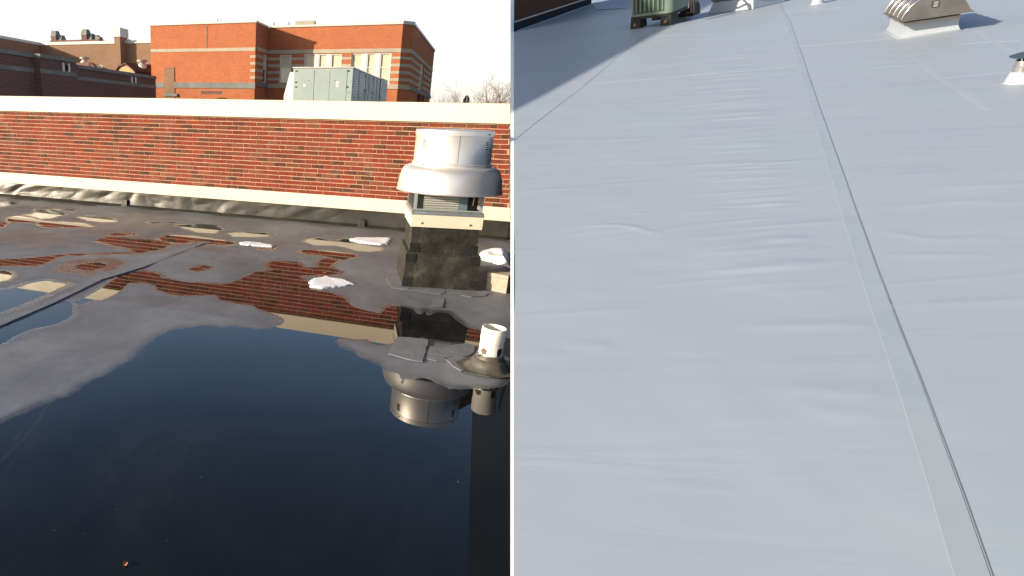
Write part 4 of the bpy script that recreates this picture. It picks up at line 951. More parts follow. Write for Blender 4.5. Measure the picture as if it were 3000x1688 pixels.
for (x, y) in ((1186, 585), (1181, 725), (1262, 610), (1248, 745)):
    u, z = FUs.at(*c2(x, y)); mb = MB(); mb.box(FUs.w(u-.03, z-.03, -.04), NB*.06, -D*.02, V(0, 0, .05)); mb.build('latch', M['dark'], ahu)

# ------------------------------------------------------------------ trees at the right of the brick buildings
def bare_tree(base, H, seed, label, spread=1.0):
    rg = random.Random(seed); o = thing('bare_tree', base, label, 'tree'); tk = MB(); br = MB()
    def grow(p, d, L, r, dep, mb):
        pts = [p]; q = p.copy(); dd = d.copy(); n = 4
        for i in range(n):
            dd = unit(dd+V(rg.gauss(0, .13), rg.gauss(0, .13), rg.gauss(.03, .08))); q = q+dd*L/n; pts.append(q.copy())
        mb.tube(pts, r, 5 if dep < 3 else 3, r2=r*.55, cap=False)
        if dep >= 7: return
        nn = 3 if dep < 2 else (3 if rg.random() < .65 else 2)
        for k in range(nn):
            a = rg.uniform(0, 2*math.pi); tilt = rg.uniform(.3, .75)*spread; s1 = unit(np.cross(dd, V(math.cos(a), math.sin(a), .3)))
            nd = unit(dd*math.cos(tilt)+s1*math.sin(tilt)+V(0, 0, .06)); at0 = pts[-1] if k == 0 else pts[rg.choice((2, 3, 4))]
            grow(at0, nd, L*rg.uniform(.66, .88), max(.011, r*rg.uniform(.55, .7)), dep+1, br)
    grow(V(*base), V(0, 0, 1), H*.28, H*.022, 0, tk)
    tk.build('trunk', M['bark'], o, fix=False); br.build('crown', M['bark'], o, fix=False); return o
bare_tree(atY(1478, 302, 82)*V(1, 1, 0)+V(0, 0, GZ), 17.2, 4, 'bare leafless tree at the right end of the coping line', 1.05)
bare_tree(atY(1432, 302, 88)*V(1, 1, 0)+V(0, 0, GZ), 15.2, 9, 'thinner bare tree between the evergreen and the bigger bare tree', 1.1)
bare_tree(atY(1263, 302, 90)*V(1, 1, 0)+V(0, 0, GZ), 15.5, 15, 'low bare tree top showing just right of the striped brick corner', .9)
eb = atY(1366, 300, 78)*V(1, 1, 0)+V(0, 0, GZ); ev = thing('evergreen_tree', eb, 'small dark evergreen tree top beside the bare trees', 'tree')
mb = MB(); mb.tube([eb, eb+V(0, 0, 11.5)], .16, 6, r2=.03); mb.build('trunk', M['bark'], ev)
rg = random.Random(3); mb = MB(); ht = atY(1368, 280, 78)[2]+8
for k in range(4200):
    t = .34*rg.random()**.8; z = ht*(1-t*.85); rr = (.02+min(1.9, (ht-z)*.5))*(.85+.25*math.sin(z*5)); a = rg.uniform(0, 6.28); r0 = rr*rg.random()**.4
    p = eb+V(math.cos(a)*r0, math.sin(a)*r0, z); dr = unit(V(math.cos(a), math.sin(a), rg.uniform(-.5, .1))); tt = unit(np.cross(dr, V(rg.gauss(0, 1), rg.gauss(0, 1), rg.gauss(0, 1))))
    s_ = rg.uniform(.06, .13); mb.add([p, p+dr*s_+tt*s_*.4, p+dr*s_*1.6, p+dr*s_-tt*s_*.4], [(0, 1, 2, 3)])
mb.build('crown', M['needle'], ev, fix=False)

# ------------------------------------------------------------------ WHITE ROOF (right)
HR = 1.30
NU = -(.2*CX-CU+.419*CF); NU = unit(NU)
def onr(x, y, lift=0.0):
    r = ray(x, y); return CAM+r*((-HR+lift)/(r@NU))
O_ = onr(2250, 1100); ES = unit(onr(2563, 769)-onr(2912, 1688)); ES = unit(ES-NU*(ES@NU)); EL = np.cross(ES, NU)
if EL[0] < 0: EL = -EL
def Rl(l, s, h=0): return O_+EL*l+ES*s+NU*h
def loc(P): q = P-O_; return (q@EL, q@ES)
RM = Matrix(((EL[0], ES[0], NU[0], O_[0]), (EL[1], ES[1], NU[1], O_[1]), (EL[2], ES[2], NU[2], O_[2]), (0, 0, 0, 1)))
RMi = RM.inverted()
if np.cross(EL, ES)@NU < 0: raise RuntimeError('left handed roof frame')
wl = loc(onr(1505, 94)); wr = loc(onr(1732, 10))            # foot of the wall on this roof
WLl = (wl[0]+wr[0])/2
def ledge_l(s, n=NR):
    P = Rl(0, s); return -((P-CAM)@n)/(EL@n)
rows_s = axis([(-4.5, -1.7, .3), (-1.7, 3, .018), (3, 9, .035), (9, 14, .1), (14, 40, 1.0), (40, 150, 5)])
cols = axis([(-30, -6, 2.0), (-6, -3, .08), (-3, 1.7, .022), (1.7, 5, .08), (5, 34, 1.5)])
def wang(s): return np.interp(s, [-1, .8, 1.4, 2.7, 6.5, 12], np.radians([22, 26, 26, 5, -9, -14]))
strokes = []
def c6(L): return [(1500+x/2.576, 300+y/2.576) for x, y in L]
def c5(L): return [(1500+x/1.717, 400+y/1.717) for x, y in L]
for L, h_, w_ in ((c6([(1620, 960), (2100, 925), (2520, 885)]), 3.2, 20), (c6([(1520, 1295), (2100, 1245), (2576, 1185)]), 3.0, 24), (c6([(1600, 520), (2000, 460), (2400, 425)]), 2.6, 20),
    (c6([(500, 940), (740, 925), (900, 940), (1130, 1005)]), 3.6, 14), (c6([(1850, 160), (2300, 130)]), 2.6, 18), (c6([(1650, 285), (2330, 235)]), 2.6, 20), (c6([(380, 205), (600, 185)]), 2.2, 18), (c6([(590, 630), (1130, 595)]), 1.8, 16),
    (c6([(15, 500), (400, 470)]), 2.4, 18), (c6([(15, 305), (500, 285)]), 2.4, 20), (c6([(15, 180), (420, 165)]), 2.2, 22), (c6([(700, 45), (230, 60)]), 2.2, 24), (c6([(1110, 310), (1200, 310)]), 2, 14), (c6([(900, 850), (1050, 835)]), 1.8, 16), (c6([(30, 690), (200, 672)]), 1.8, 16),
    (c5([(1850, 600), (2450, 595)]), 2.0, 24), (c5([(1150, 960), (1700, 950), (1850, 960)]), 2.6, 30), (c5([(250, 1060), (400, 1050), (520, 1060)]), 2.6, 26), (c5([(1350, 1290), (1900, 1290)]), 2.6, 36), (c5([(1350, 1320), (1600, 1390), (2000, 1420)]), 1.5, 34), (c5([(1830, 470), (2100, 520), (2500, 510)]), 2.0, 26), (c5([(2150, 330), (2500, 320)]), 1.6, 24), (c5([(0, 1110), (300, 1095)]), 2, 30)):
    P = [np.array(loc(onr(*q))) for q in L]; strokes.append((P, h_*.001, w_*.0011))
rg = random.Random(21)
for k in range(190):                               # short puckers running into the lap seam and others across the sheet
    s = rg.uniform(-1.2, 8.5)
    if k < 60 or k > 150:
        s = rg.uniform(.5, 8.5); l1 = float(np.interp(s, [-1.2, 9], [.33, .02]))-.10; ln = rg.uniform(.12, .45)*(1+s*.08); l0_ = l1-ln
    else: l0_ = rg.uniform(-1.0-s*.35, 1.2+s*.3); ln = rg.uniform(.15, .7); l1 = l0_+ln
    a = float(wang(s))+rg.gauss(0, .04); strokes.append(([np.array((l0_, s)), np.array((l1, s+ln*math.tan(a)))], rg.uniform(.6, 1.7)*(1.5 if k < 60 else 1)*.001*(1+max(0, s)*.12), rg.uniform(.010, .024)*(1+max(0, s)*.12)))
LG = np.zeros((len(rows_s), len(cols))); 
for i, s in enumerate(rows_s):
    l0 = ledge_l(s) if s < wl[1] else WLl-.3 if s < wr[1] else max(WLl-8, ledge_l(s))
    LG[i] = np.maximum(cols, max(l0, -30))
SGR = np.repeat(rows_s[:, None], len(cols), 1); HG = np.zeros(LG.shape)
for P, h_, w_ in strokes:
    smin = min(p[1] for p in P)-w_*4; smax = max(p[1] for p in P)+w_*4; i0, i1 = np.searchsorted(rows_s, (smin, smax))
    if i1 <= i0: continue
    l_, s_ = LG[i0:i1], SGR[i0:i1]; best = np.full(l_.shape, 9.); tt = np.zeros(l_.shape); tot = sum(np.linalg.norm(b-a) for a, b in zip(P[:-1], P[1:])); acc = 0
    for a, b in zip(P[:-1], P[1:]):
        e = b-a; L_ = np.linalg.norm(e); t = np.clip(((l_-a[0])*e[0]+(s_-a[1])*e[1])/(L_*L_), 0, 1); d = np.hypot(l_-a[0]-e[0]*t, s_-a[1]-e[1]*t)
        tt = np.where(d < best, (acc+t*L_)/tot, tt); best = np.minimum(best, d); acc += L_
    HG[i0:i1] += 1.5*h_*np.exp(-(best/w_)**2)*np.clip(np.sin(np.pi*np.clip(tt*.96+.02, 0, 1)), 0, 1)**.7
HG += fbm(LG, SGR, .9, 2, 41)*.004*np.clip(1-np.abs(SGR-3)/9, 0, 1)
Vv = O_[None, None, :]+EL*LG[..., None]+ES*SGR[..., None]+NU*HG[..., None]; vs = list(Vv.reshape(-1, 3))
WR = np.stack([LG, SGR-LG*np.tan(wang(SGR)), np.zeros(LG.shape)], -1).reshape(-1).astype(np.float32)
nc = len(cols); fs = [(i*nc+j, i*nc+j+1, (i+1)*nc+j+1, (i+1)*nc+j) for i in range(len(rows_s)-1) for j in range(nc-1) if (LG[i, j+1]-LG[i, j] > 1e-6 or LG[i+1, j+1]-LG[i+1, j] > 1e-6)]
def rbuild(mb, name, mat, parent=None):            # build with the roof's own axes as object axes
    o = mb.build(name, M[mat], None, fix=False); me = o.data; me.transform(RMi)
    if parent is None: o.matrix_world = RM
    else: o.parent = parent
    return o
me = bpy.data.meshes.new('white_roof'); me.from_pydata(Vv.reshape(-1, 3).tolist(), [], fs)
a_ = me.attributes.new('wr', 'FLOAT_VECTOR', 'POINT'); a_.data.foreach_set('vector', WR); me.transform(RMi)
me.polygons.foreach_set('use_smooth', [True]*len(me.polygons)); me.materials.append(M['white'])
wroof = bpy.data.objects.new('white_roof', me); COL.objects.link(wroof); wroof.matrix_world = RM; tag(wroof, kind='structure')
bmv = wroof.data
def relief(P):                                     # height of the wrinkled sheet under a point
    l, s = loc(P); i = int(np.clip(np.searchsorted(rows_s, s)-1, 0, len(rows_s)-2)); j = int(np.clip(np.searchsorted(cols, l)-1, 0, len(cols)-2))
    u = (s-rows_s[i])/(rows_s[i+1]-rows_s[i]); v = (l-cols[j])/(cols[j+1]-cols[j]); u = min(max(u, 0), 1); v = min(max(v, 0), 1)
    return HG[i, j]*(1-u)*(1-v)+HG[i+1, j]*u*(1-v)+HG[i, j+1]*(1-u)*v+HG[i+1, j+1]*u*v
def strip(L, w, h, name, mat, parent=wroof, side=0, taper=None):       # ribbon lying on the white roof along photo positions
    w = w*HR/2.4; P0 = [onr(x, y, 0) for x, y in L]; out = MB(); A_ = []; B_ = []; P = []
    for a, b in zip(P0[:-1], P0[1:]):
        k = max(1, int(np.linalg.norm(b-a)/(.05 if loc(a)[1] < 4 else .12))); P += [a+(b-a)*q/k for q in range(k)]
    P.append(P0[-1])
    for i, p in enumerate(P):
        t = unit(P[min(i+1, len(P)-1)]-P[max(i-1, 0)]); sdv = np.cross(t, NU)
        A_.append(p+sdv*(w/2+side*w/2)); B_.append(p-sdv*(w/2-side*w/2))
    vs = []; 
    for a, b in zip(A_, B_): ha, hb = relief(a), relief(b); hm = max(ha, hb, relief((a+b)/2)); ha, hb = (max(ha, hm-.001), max(hb, hm-.001)); vs += [a+NU*(ha-.003), a+NU*(ha+.0007+h*.25), b+NU*(hb+.0007+h*.25), b+NU*(hb-.003)]
    fs = []
    for i in range(len(P)-1):
        for k in range(4): k2 = (k+1) % 4; fs.append((i*4+k, i*4+k2, (i+1)*4+k2, (i+1)*4+k))
    fs += [(0, 1, 2, 3), tuple((len(P)-1)*4+k for k in (3, 2, 1, 0))]
    out.add(vs, fs); return rbuild(out, name, mat, parent)
SA = [(2287, -5), (2296, 30), (2317, 65), (2337, 124), (2358, 180), (2370, 218), (2405, 319), (2441, 419), (2519, 633), (2571, 778), (2636, 947), (2694, 1093), (2749, 1239), (2830, 1455), (2916, 1695), (3010, 1950)]
lineA = [onr(*q) for q in SA]
# lapped sheet edge left of the line: wide weld band
def offs(L, dl):
    out = []
    for q in L:
        P = onr(*q)+EL*dl*HR/2.4; d_ = P-CAM; out.append((PXC+FPX*(d_@CX)/(d_@CF), PYC-FPX*(d_@CU)/(d_@CF)))
    return out
strip(offs(SA, -.062), .100, .0035, 'weld_band', 'weld_dull')
strip(offs(SA, -.004), .0034, .002, 'seam_line', 'line')
SB = [(1505, 413), (1600, 337), (1706, 256), (1725, 240), (1800, 176), (1880, 110), (1917, 87)]
strip(SB, .008, .004, 'seam_line', 'line'); 
for L, w_ in (([(1727, 244), (1900, 232), (2100, 215), (2260, 200), (2330, 194)], .12), ([(2338, 137), (2480, 124), (2609, 112)], .2), ([(2296, 38), (2400, 27), (2505, 18)], .2),
              ([(1884, 110), (2000, 100), (2100, 103)], .05), ([(1700, 183), (1770, 176), (1830, 172)], .05),
              ([(2668, 160), (2756, 230), (2830, 277), (2890, 320)], .08), ([(2760, 228), (2900, 215), (3010, 203)], .10), ([(2810, 130), (2900, 122), (2990, 118)], .06), ([(2860, 90), (2960, 150), (3020, 190)], .08)):
    strip(L, w_, .0005, 'membrane_weld', 'weld')
for (x, y) in ((1714, 243),):
    p = onr(x, y); mb = MB(); c_ = [p+EL*a+ES*b+NU*.0045 for a, b in ((-.045, -.03), (.04, -.035), (.045, .03), (-.04, .035))]; mb.prism(c_, NU*.001); rbuild(mb, 't_joint_patch', 'weld', wroof)
# white dividing line between the two halves, built as a trim on the step
mb = MB(); vs = []; ys = [1760, 1688, 1500, 1300, 1100, 900, 700, 550, 430, 330, 250, 190, 150, 120, 100, 92]
for y in ys:
    a = onr(1495.5, y); b = onr(1505.5, y); d_ = np.linalg.norm(a-CAM); h = .0006*d_; vs += [a-NU*.002, a+NU*h*.2, b+NU*h*.2, b-NU*.01]
fs = []
for i in range(len(ys)-1):
    for k in range(4): k2 = (k+1) % 4; fs.append((i*4+k, i*4+k2, (i+1)*4+k2, (i+1)*4+k))
mb.add(vs, fs); et = mb.build('divider_trim', M['edge'], None, fix=True); tag(et, 'white dividing line between the two halves, built as a narrow trim up the roof edge', 'trim')
# step face below it
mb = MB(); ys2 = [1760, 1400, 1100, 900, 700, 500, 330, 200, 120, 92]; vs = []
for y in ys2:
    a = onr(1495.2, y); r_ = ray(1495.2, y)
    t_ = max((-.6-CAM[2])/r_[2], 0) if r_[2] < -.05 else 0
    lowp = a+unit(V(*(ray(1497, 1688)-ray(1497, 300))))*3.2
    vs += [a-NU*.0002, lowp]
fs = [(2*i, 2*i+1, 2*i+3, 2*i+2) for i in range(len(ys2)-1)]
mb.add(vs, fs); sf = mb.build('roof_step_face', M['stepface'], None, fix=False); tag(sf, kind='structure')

# wall at the far left of the white roof
ww = thing('brick_side_wall', Rl(wl[0], wl[1]), 'shaded brown brick wall with a dark metal base flashing beside the white roof', 'wall')
Hh = 5.5; up_ = NU; s1_ = wr[1]; wa = V(*(Rl(wl[0], wl[1]))); wdir = unit(onr(1733, 12)-onr(1505, 94)); wlen = np.linalg.norm(onr(1733, 12)-onr(1505, 94)); win = -EL
def Wp(u, h, b=0): return wa+wdir*u+NU*h+win*b
def hpix(x, y):      # height above the roof foot on the wall plane
    n = unit(np.cross(wdir, NU)); P = onpl(x, y, wa, n); q = P-wa; return q@NU, q@wdir
hA = hpix(1508, 64)[0]; hB = hpix(1508, 92)[0]; hmem = 0
# membrane upstand below, dark flashing, brick above
def slab(name, mat, h0, h1, b0, b1, u1=None, bev=0):
    mb = MB(); u1 = u1 or wlen; e_ = 0
    # near end trimmed along the step plane so it does not cross it
    def near_u(h, b): P = Wp(0, h, b); return max(0.0, -((P-CAM)@NR)/(wdir@NR))
    P = [Wp(near_u(h0, b0), h0, b0), Wp(u1, h0, b0), Wp(u1, h0, b1), Wp(near_u(h0, b1), h0, b1)]
    Q = [Wp(near_u(h1, b0), h1, b0), Wp(u1, h1, b0), Wp(u1, h1, b1), Wp(near_u(h1, b1), h1, b1)]
    mb.hexa(P, Q); return mb.build(name, M[mat], ww, bev)
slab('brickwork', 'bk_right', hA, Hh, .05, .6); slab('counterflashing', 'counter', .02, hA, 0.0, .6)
slab('cant_upstand', 'white_flash', -.25, .02, -.12, .6)
mb = MB(); k_ = 0
for k in range(int(wlen/3.2)):
    mb.box(Wp(3+k*3.2, .03, -.02), wdir*.06, -win*-.03, NU*(hA-.05))
mb.build('flashing_joint', M['dark'], ww)
slab('flashing_lip', 'curbcap', hA-.03, hA+.02, -.03, .6)
# the same dividing line carried on up the wall end as a trim
tr = MB(); ybs = [96, 60, 20, -40, -150]; vs = []
nW = unit(np.cross(wdir, NU))
for y in ybs:
    a = onpl(1495.5, y, wa, nW); b = onpl(1505.8, y, wa, nW); a = a-win*.0; vs += [a, b, b+unit(b-CAM)*.3, a+unit(a-CAM)*.3]
fs = []
for i in range(len(ybs)-1):
    for k in range(4): k2 = (k+1) % 4; fs.append((i*4+k, i*4+k2, (i+1)*4+k2, (i+1)*4+k))
tr.add(vs, fs); tr.build('divider_end_trim', M['edge'], ww)
# bright turned-up membrane beyond the end of the wall
mb = MB(); pts = [(1733, -40), (1733, 5), (1739, 22), (1747, 30), (1770, 29), (1840, 25), (1860, -40)]
P = [onr(x, max(y, -25)) for x, y in pts if y > -30]
mb.prism([p+NU*.003 for p in P], NU*.02); rbuild(mb, 'membrane_sheet', 'weld', wroof)

# condenser
def rup(k=.3): 
    u_ = unit(V(*(1485*CX-2586*CU+1720*CF))); u_ = -u_ if u_@NU < 0 else u_; return unit(NU*(1-k)+u_*k)
c0, c1_ = onr(1849, 86), onr(1968, 74); ce = unit(c1_-c0); cw = np.linalg.norm(c1_-c0); cu = rup(.35); cg = unit(np.cross(cu, ce)); cg = cg if cg@ES > 0 else -cg
cond = thing('condenser_unit', c0, 'sage green air conditioning condenser with vertical louvres on black feet on the white roof', 'air conditioner')
sc_ = cw; lh = .26*sc_; BH = 1.5*sc_
def Cc(u, g_, h): return c0+ce*u*sc_+cg*g_*sc_+cu*h*sc_
def crect(u0, u1, g0, g1, h, rd=.10):
    out = []
    for (cx_, cy_, a0) in ((u1-rd, g1-rd, 0), (u0+rd, g1-rd, 90), (u0+rd, g0+rd, 180), (u1-rd, g0+rd, 270)):
        for k in range(5): a = R(a0+k*22.5); out.append(Cc(cx_+rd*math.cos(a), cy_+rd*math.sin(a), h))
    return out
mb = MB(); mb.prism(crect(-.03, .97, 0, .95, .27), cu*BH, True); mb.build('body', M['cond'], cond)
mb = MB(); mb.prism(crect(-.045, .985, -.015, .965, .21), cu*.06*sc_, True); mb.build('base_pan', M['hose'], cond)
for (u, g_) in ((-.03, .0), (.72, .0), (-.03, .72), (.72, .72)):
    mb = MB(); mb.hexa([Cc(u, g_, 0), Cc(u+.26, g_, 0), Cc(u+.26, g_+.24, 0), Cc(u, g_+.24, 0)], [Cc(u+.01, g_+.01, .21), Cc(u+.25, g_+.01, .21), Cc(u+.25, g_+.23, .21), Cc(u+.01, g_+.23, .21)])
    ft = mb.build('foot', M['hose'], cond, .012*sc_)
    mb = MB(); mb.lathe(Cc(u+.13, g_-.002, .09), [(0, .01), (.035*sc_, .01), (.04*sc_, 0)], 10, ax=-cg); mb.build('foot_bolt', M['chip'], ft)
for k in range(7):
    u = .07+k*.107
    mb = MB(); mb.box(Cc(u, -.004, .33), ce*.062*sc_, cg*.01*sc_, cu*1.2*sc_); mb.build('louver_gap', M['cond_dark'], cond)
    mb = MB(); mb.prism([Cc(u+.064, -.002, .33), Cc(u+.107, -.002, .33), Cc(u+.100, -.035, .36), Cc(u+.070, -.035, .36)], cu*1.17*sc_); mb.build('louver_rib', M['cond'], cond)
# refrigerant lines and their stand
st = onr(2001, 55); stand = thing('pipe_stand', st, 'small black pipe stand on a block right of the condenser', 'pipe stand')
q = .11*sc_
mb = MB(); mb.box(st-ce*.12*sc_-cg*.1*sc_, ce*.24*sc_, cg*.22*sc_, cu*.05*sc_); mb.build('pad', M['conc'], stand, .01)
mb = MB(); mb.box(st-ce*.11*sc_-cg*.08*sc_+cu*.05*sc_, ce*.22*sc_, cg*.18*sc_, cu*.09*sc_); mb.build('base', M['hose'], stand, .01)
mb = MB(); mb.box(st-ce*.07*sc_-cg*.02*sc_+cu*.14*sc_, ce*.14*sc_, cg*.05*sc_, cu*.9*sc_); mb.build('post', M['hose'], stand, .01)
mb = MB()
for k in range(3): mb.box(st+ce*.06*sc_-cg*.03*sc_+cu*(.2+.1*k)*sc_, ce*.05*sc_, cg*.05*sc_, cu*.04*sc_)
mb.build('clip', M['galv'], stand)
def bez(P, n=14):
    out = []; P = [np.array(p) for p in P]
    for i in range(n+1):
        t = i/n; Q = P
        while len(Q) > 1: Q = [Q[j]*(1-t)+Q[j+1]*t for j in range(len(Q)-1)]
        out.append(Q[0])
    return out
mb = MB()
T_ = lambda u, h, g_=.3: Cc(u, g_, h)
mb.tube(bez([T_(.96, .62), T_(1.02, .60), T_(1.12, .72), T_(1.20, .72), T_(1.27, .66, .2), T_(1.30, .3, .1)]), .022*sc_, 7)
mb.tube(bez([T_(.96, .95), T_(1.0, .78), T_(1.12, .82), T_(1.2, 1.1), T_(1.35, 1.15, .2), T_(1.40, .7, .1), T_(1.42, .2, .1)]), .024*sc_, 7)
mb.tube(bez([T_(.96, .98), T_(1.05, 1.25), T_(1.15, 1.0), T_(1.25, .8), T_(1.34, 1.1, .2), T_(1.38, .6, .1), T_(1.36, .2, .1)]), .020*sc_, 7)
mb.build('refrigerant_hose', M['hose'], cond)

# low metal curb unit at the top
h0, h1 = onr(2080, 40), onr(2203, 27); he = unit(h1-h0); hw = np.linalg.norm(h1-h0); hg = unit(np.cross(NU, he)); hg = hg if hg@ES > 0 else -hg
hat = thing('roof_hatch_curb', h0, 'grey metal curb unit with a white membrane skirt right of the condenser', 'roof unit')
Hc = lambda u, g_, h: h0+he*u*hw+hg*g_*hw+NU*h*hw
mb = MB(); mb.hexa([Hc(-.02, -.05, 0), Hc(1.06, -.05, 0), Hc(1.06, 1.0, 0), Hc(-.02, 1.0, 0)], [Hc(.03, .03, .26), Hc(.97, .03, .26), Hc(.97, .95, .26), Hc(.03, .95, .26)]); mb.build('skirt', M['white_flash'], hat, .02)
mb = MB(); mb.box(Hc(0, 0, .262), he*hw, hg*hw, NU*.10*hw); mb.build('curb_rail', M['steel'], hat, .01)
mb = MB(); mb.box(Hc(.20, .1, .365), he*.52*hw, hg*.7*hw, NU*.30*hw); mb.build('box', M['steel'], hat, .01)
mb = MB(); mb.box(Hc(.74, .06, .365), he*.24*hw, hg*.8*hw, NU*.05*hw); mb.build('tray', M['dark'], hat, .01)

# exhaust hood with round-edged ribs
v0, v1, v2 = onr(2640, 112), onr(2802, 90), onr(2603, 90); ve = unit(v1-v0); vw = np.linalg.norm(v1-v0); vgv = v2-v0; vg = unit(vgv); vd = np.linalg.norm(vgv)
vd = max(vd, .55*vw); vu = rup(.15)
hood = thing('hooded_roof_vent', v0, 'rounded ribbed steel roof vent on a tan topped white curb', 'roof vent')
Hv = lambda u, g_, h: v0+ve*u*vw+vg*g_*vd+vu*h*vw
mb = MB()
ring = [(.10, 0), (.045, .03), (.01, .12), (0, .30)]
for (o1, hh1), (o2, hh2) in zip(ring[:-1], ring[1:]):
    k1, k2 = o1, o2; a = [Hv(-k1, -k1, hh1), Hv(1+k1, -k1, hh1), Hv(1+k1, 1+k1, hh1), Hv(-k1, 1+k1, hh1)]; b = [Hv(-k2, -k2, hh2), Hv(1+k2, -k2, hh2), Hv(1+k2, 1+k2, hh2), Hv(-k2, 1+k2, hh2)]
    mb.add(a+b, [(0, 1, 5, 4), (1, 2, 6, 5), (2, 3, 7, 6), (3, 0, 4, 7)], True)
mb.build('curb_skirt', M['white_flash'], hood)
mb = MB(); mb.hexa([Hv(-.02, -.02, .30), Hv(1.02, -.02, .30), Hv(1.02, 1.02, .30), Hv(-.02, 1.02, .30)], [Hv(-.02, -.02, .37), Hv(1.02, -.02, .37), Hv(1.02, 1.02, .37), Hv(-.02, 1.02, .37)]); mb.build('curb_cap', M['curbcap'], hood, .01)
mb = MB(); mb.hexa([Hv(.04, .04, .37), Hv(.92, .04, .37), Hv(.92, .95, .37), Hv(.04, .95, .37)], [Hv(.06, .06, .44), Hv(.9, .06, .44), Hv(.9, .95, .44), Hv(.06, .95, .44)]); mb.build('throat', M['dark'], hood)
mb = MB(); mb.box(Hv(.02, -.06, .40), ve*.98*vw, vg*.06*vd, vu*.03*vw); mb.box(Hv(-.17, .55, .42), ve*.2*vw, vg*.05*vd, vu*.03*vw); mb.box(Hv(.95, -.05, .43), ve*.12*vw, vg*.9*vd, vu*.03*vw); mb.build('bracket', M['steel'], hood)
prof = [(-.10, .44), (-.10, .47), (-.06, .60), (.02, .74), (.10, .83), (.22, .90), (.78, .90), (.88, .84), (.98, .70), (1.10, .50), (1.13, .46), (1.13, .44)]
mb = MB(); mb.prism([Hv(u, -.16, h) for u, h in prof], vg*1.32*vd); mb.build('hood_shell', M['steel'], hood)
mb = MB(); 
for k in range(5):
    g_ = -.165+k*.32; mb2 = MB(); P_ = [Hv(u-(.012 if u < .5 else -.012), g_, h+.012) for u, h in prof[1:-1]]; mb2.tube(P_, .010*vw, 5); mb2.build('rib', M['steel_lt'], hood)
mb = MB(); mb.box(Hv(-.14, -.19, .43), ve*1.30*vw, vg*.03*vd, vu*.02*vw); mb.box(Hv(-.14, -.19, .43), ve*.03*vw, vg*1.38*vd, vu*.02*vw); mb.box(Hv(1.13, -.19, .43), ve*.03*vw, vg*1.38*vd, vu*.02*vw); mb.build('hood_lip', M['steel'], hood)
mb = MB(); mb.box(Hv(.40, -.168, .66), ve*.11*vw, vg*-.004*vd, vu*.14*vw); pl_ = mb.build('plate', M['dark'], hood)
mb = MB()
for k in range(2): mb.box(Hv(.412, -.174, .672+k*.065), ve*.086*vw, vg*-.004*vd, vu*.052*vw)
mb.build('plate_face', M['steel_lt'], hood)

# mushroom vent at the right edge
mv0 = onr(2985, 243); d_ = np.linalg.norm((mv0-CAM)@CF); k_ = d_/FPX; mu_ = rup(.3)
mv = thing('capped_flue', mv0, 'short galvanized flue with a dark round cap and white boot at the right edge', 'flue')
mb = MB(); mb.lathe(mv0, [(34*k_, 0), (29*k_, 3*k_), (27*k_, 15*k_), (21*k_, 35*k_), (20*k_, 35*k_)], 40, ax=mu_); mb.build('boot', M['white_flash'], mv)
mb = MB(); mb.lathe(mv0, [(19*k_, 30*k_), (20*k_, 38*k_), (19*k_, 39*k_), (20*k_, 50*k_), (18*k_, 52*k_), (18*k_, 66*k_), (17*k_, 66*k_)], 40, ax=mu_); mb.build('flue_pipe', M['galv'], mv)
mb = MB(); mb.lathe(mv0, [(13*k_, 60*k_), (13*k_, 78*k_)], 30, ax=mu_); mb.build('flue_throat', M['dark'], mv)
mb = MB(); ax_ = unit(mu_); a_ = unit(np.cross(ax_, (0, 1, .01))); b_ = np.cross(ax_, a_)
for k in range(8): t = k*math.pi/4+.3; dd_ = a_*math.cos(t)+b_*math.sin(t); t2 = np.cross(ax_, dd_); mb.box(mv0+dd_*16.5*k_+ax_*65*k_-t2*1.5*k_, t2*3*k_, dd_*k_, ax_*13*k_)
mb.build('cap_strap', M['galv'], mv)
mb = MB(); mb.lathe(mv0, [(0, 77*k_), (31*k_, 77*k_), (32*k_, 78.5*k_), (20*k_, 84*k_), (0, 88*k_)], 44, ax=mu_); mb.build('cap', M['capblue'], mv)
sp0 = onr(2394, 12); k_ = np.linalg.norm((sp0-CAM)@CF)/FPX
sb = thing('white_pipe_boot', sp0, 'small white membrane pipe boot at the top of the white roof', 'pipe boot')
mb = MB(); mb.lathe(sp0, [(18*k_, 0), (14*k_, 2*k_), (12*k_, 14*k_), (11*k_, 30*k_)], 28, ax=NU); mb.build('boot', M['white_flash'], sb)
mb = MB(); mb.lathe(sp0, [(9*k_, 26*k_), (9*k_, 60*k_), (0, 60*k_)], 24, ax=NU); mb.build('pipe', M['frame'], sb)
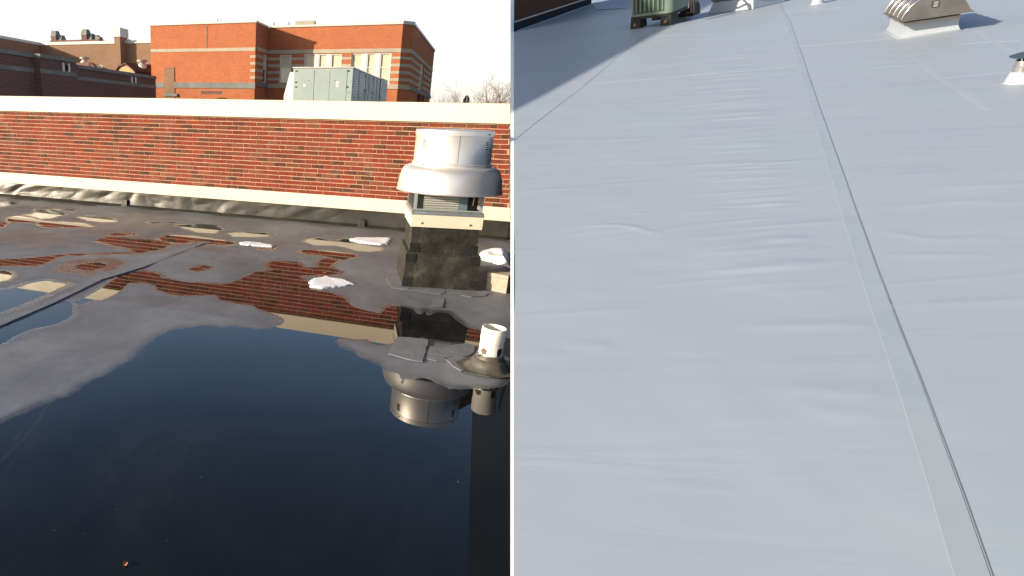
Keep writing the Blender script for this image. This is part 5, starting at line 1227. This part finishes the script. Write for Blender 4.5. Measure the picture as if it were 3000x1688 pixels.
# tan board lying at the top
P = [onr(2200, 13), onr(2303, -2), onr(2296, -10), onr(2200, 2)]; mb = MB(); mb.prism([p+NU*.004 for p in P], NU*.03); tag(rbuild(mb, 'tan_board', 'board'), 'tan board lying flat at the top edge of the white roof', 'board')

# ------------------------------------------------------------------ added out-of-view screen, its outline shaped to throw the shadow on the white roof
E0, E1 = onr(1492, 334), onr(1843, 90)
targets = [onr(1492, 334), onr(1700, 190), onr(1843, 90), onr(1838, 27), onr(1747, 31), Wp(wlen, .0, 0), Wp(wlen, Hh*.9, 0), Wp(0, Hh, 0), Wp(-1.0, .0, 0)]
def to_screen(P, dist0=V(-6.2, -1.0, 0)):
    n = V(SH[0], SH[1], 0); t = ((dist0-P)@n)/(TOSUN@n); return P+TOSUN*t
ST = [to_screen(P) for P in targets]
# convex outline in the screen plane
hdir = V(-SH[1], SH[0], 0); q2 = [(float(p@hdir), float(p[2]), p) for p in ST]
def hull(pts):
    pts = sorted(pts, key=lambda t: (t[0], t[1])); 
    def half(ps):
        h = []
        for p in ps:
            while len(h) >= 2 and ((h[-1][0]-h[-2][0])*(p[1]-h[-2][1])-(h[-1][1]-h[-2][1])*(p[0]-h[-2][0])) <= 0: h.pop()
            h.append(p)
        return h
    a = half(pts); b = half(pts[::-1]); return a[:-1]+b[:-1]
HL = hull(q2)
print('SCREEN', [(round(float(p[2][0]), 2), round(float(p[2][1]), 2), round(float(p[2][2]), 2)) for p in HL])
scr = thing('added_shade_screen', V(-9.5, -1.0, -.2), 'added unseen shade screen on posts that casts the shadow on the white roof', 'screen')
mb = MB(); mb.prism([p[2] for p in HL], V(SH[0], SH[1], 0)*.25); mb.build('panel', M['greygreen'], scr)
hs = sorted(HL, key=lambda t: t[0]); 
for q in sorted(HL, key=lambda t: -t[2][1])[:2]:
    p = q[2]+V(SH[0], SH[1], 0)*.3; mb = MB(); mb.tube([V(p[0], p[1], GZ), p], .09, 8); mb.build('post', M['post'], scr)
for o in list(bpy.data.objects):
    if o.type == 'MESH' and not o.data.polygons: bpy.data.objects.remove(o)
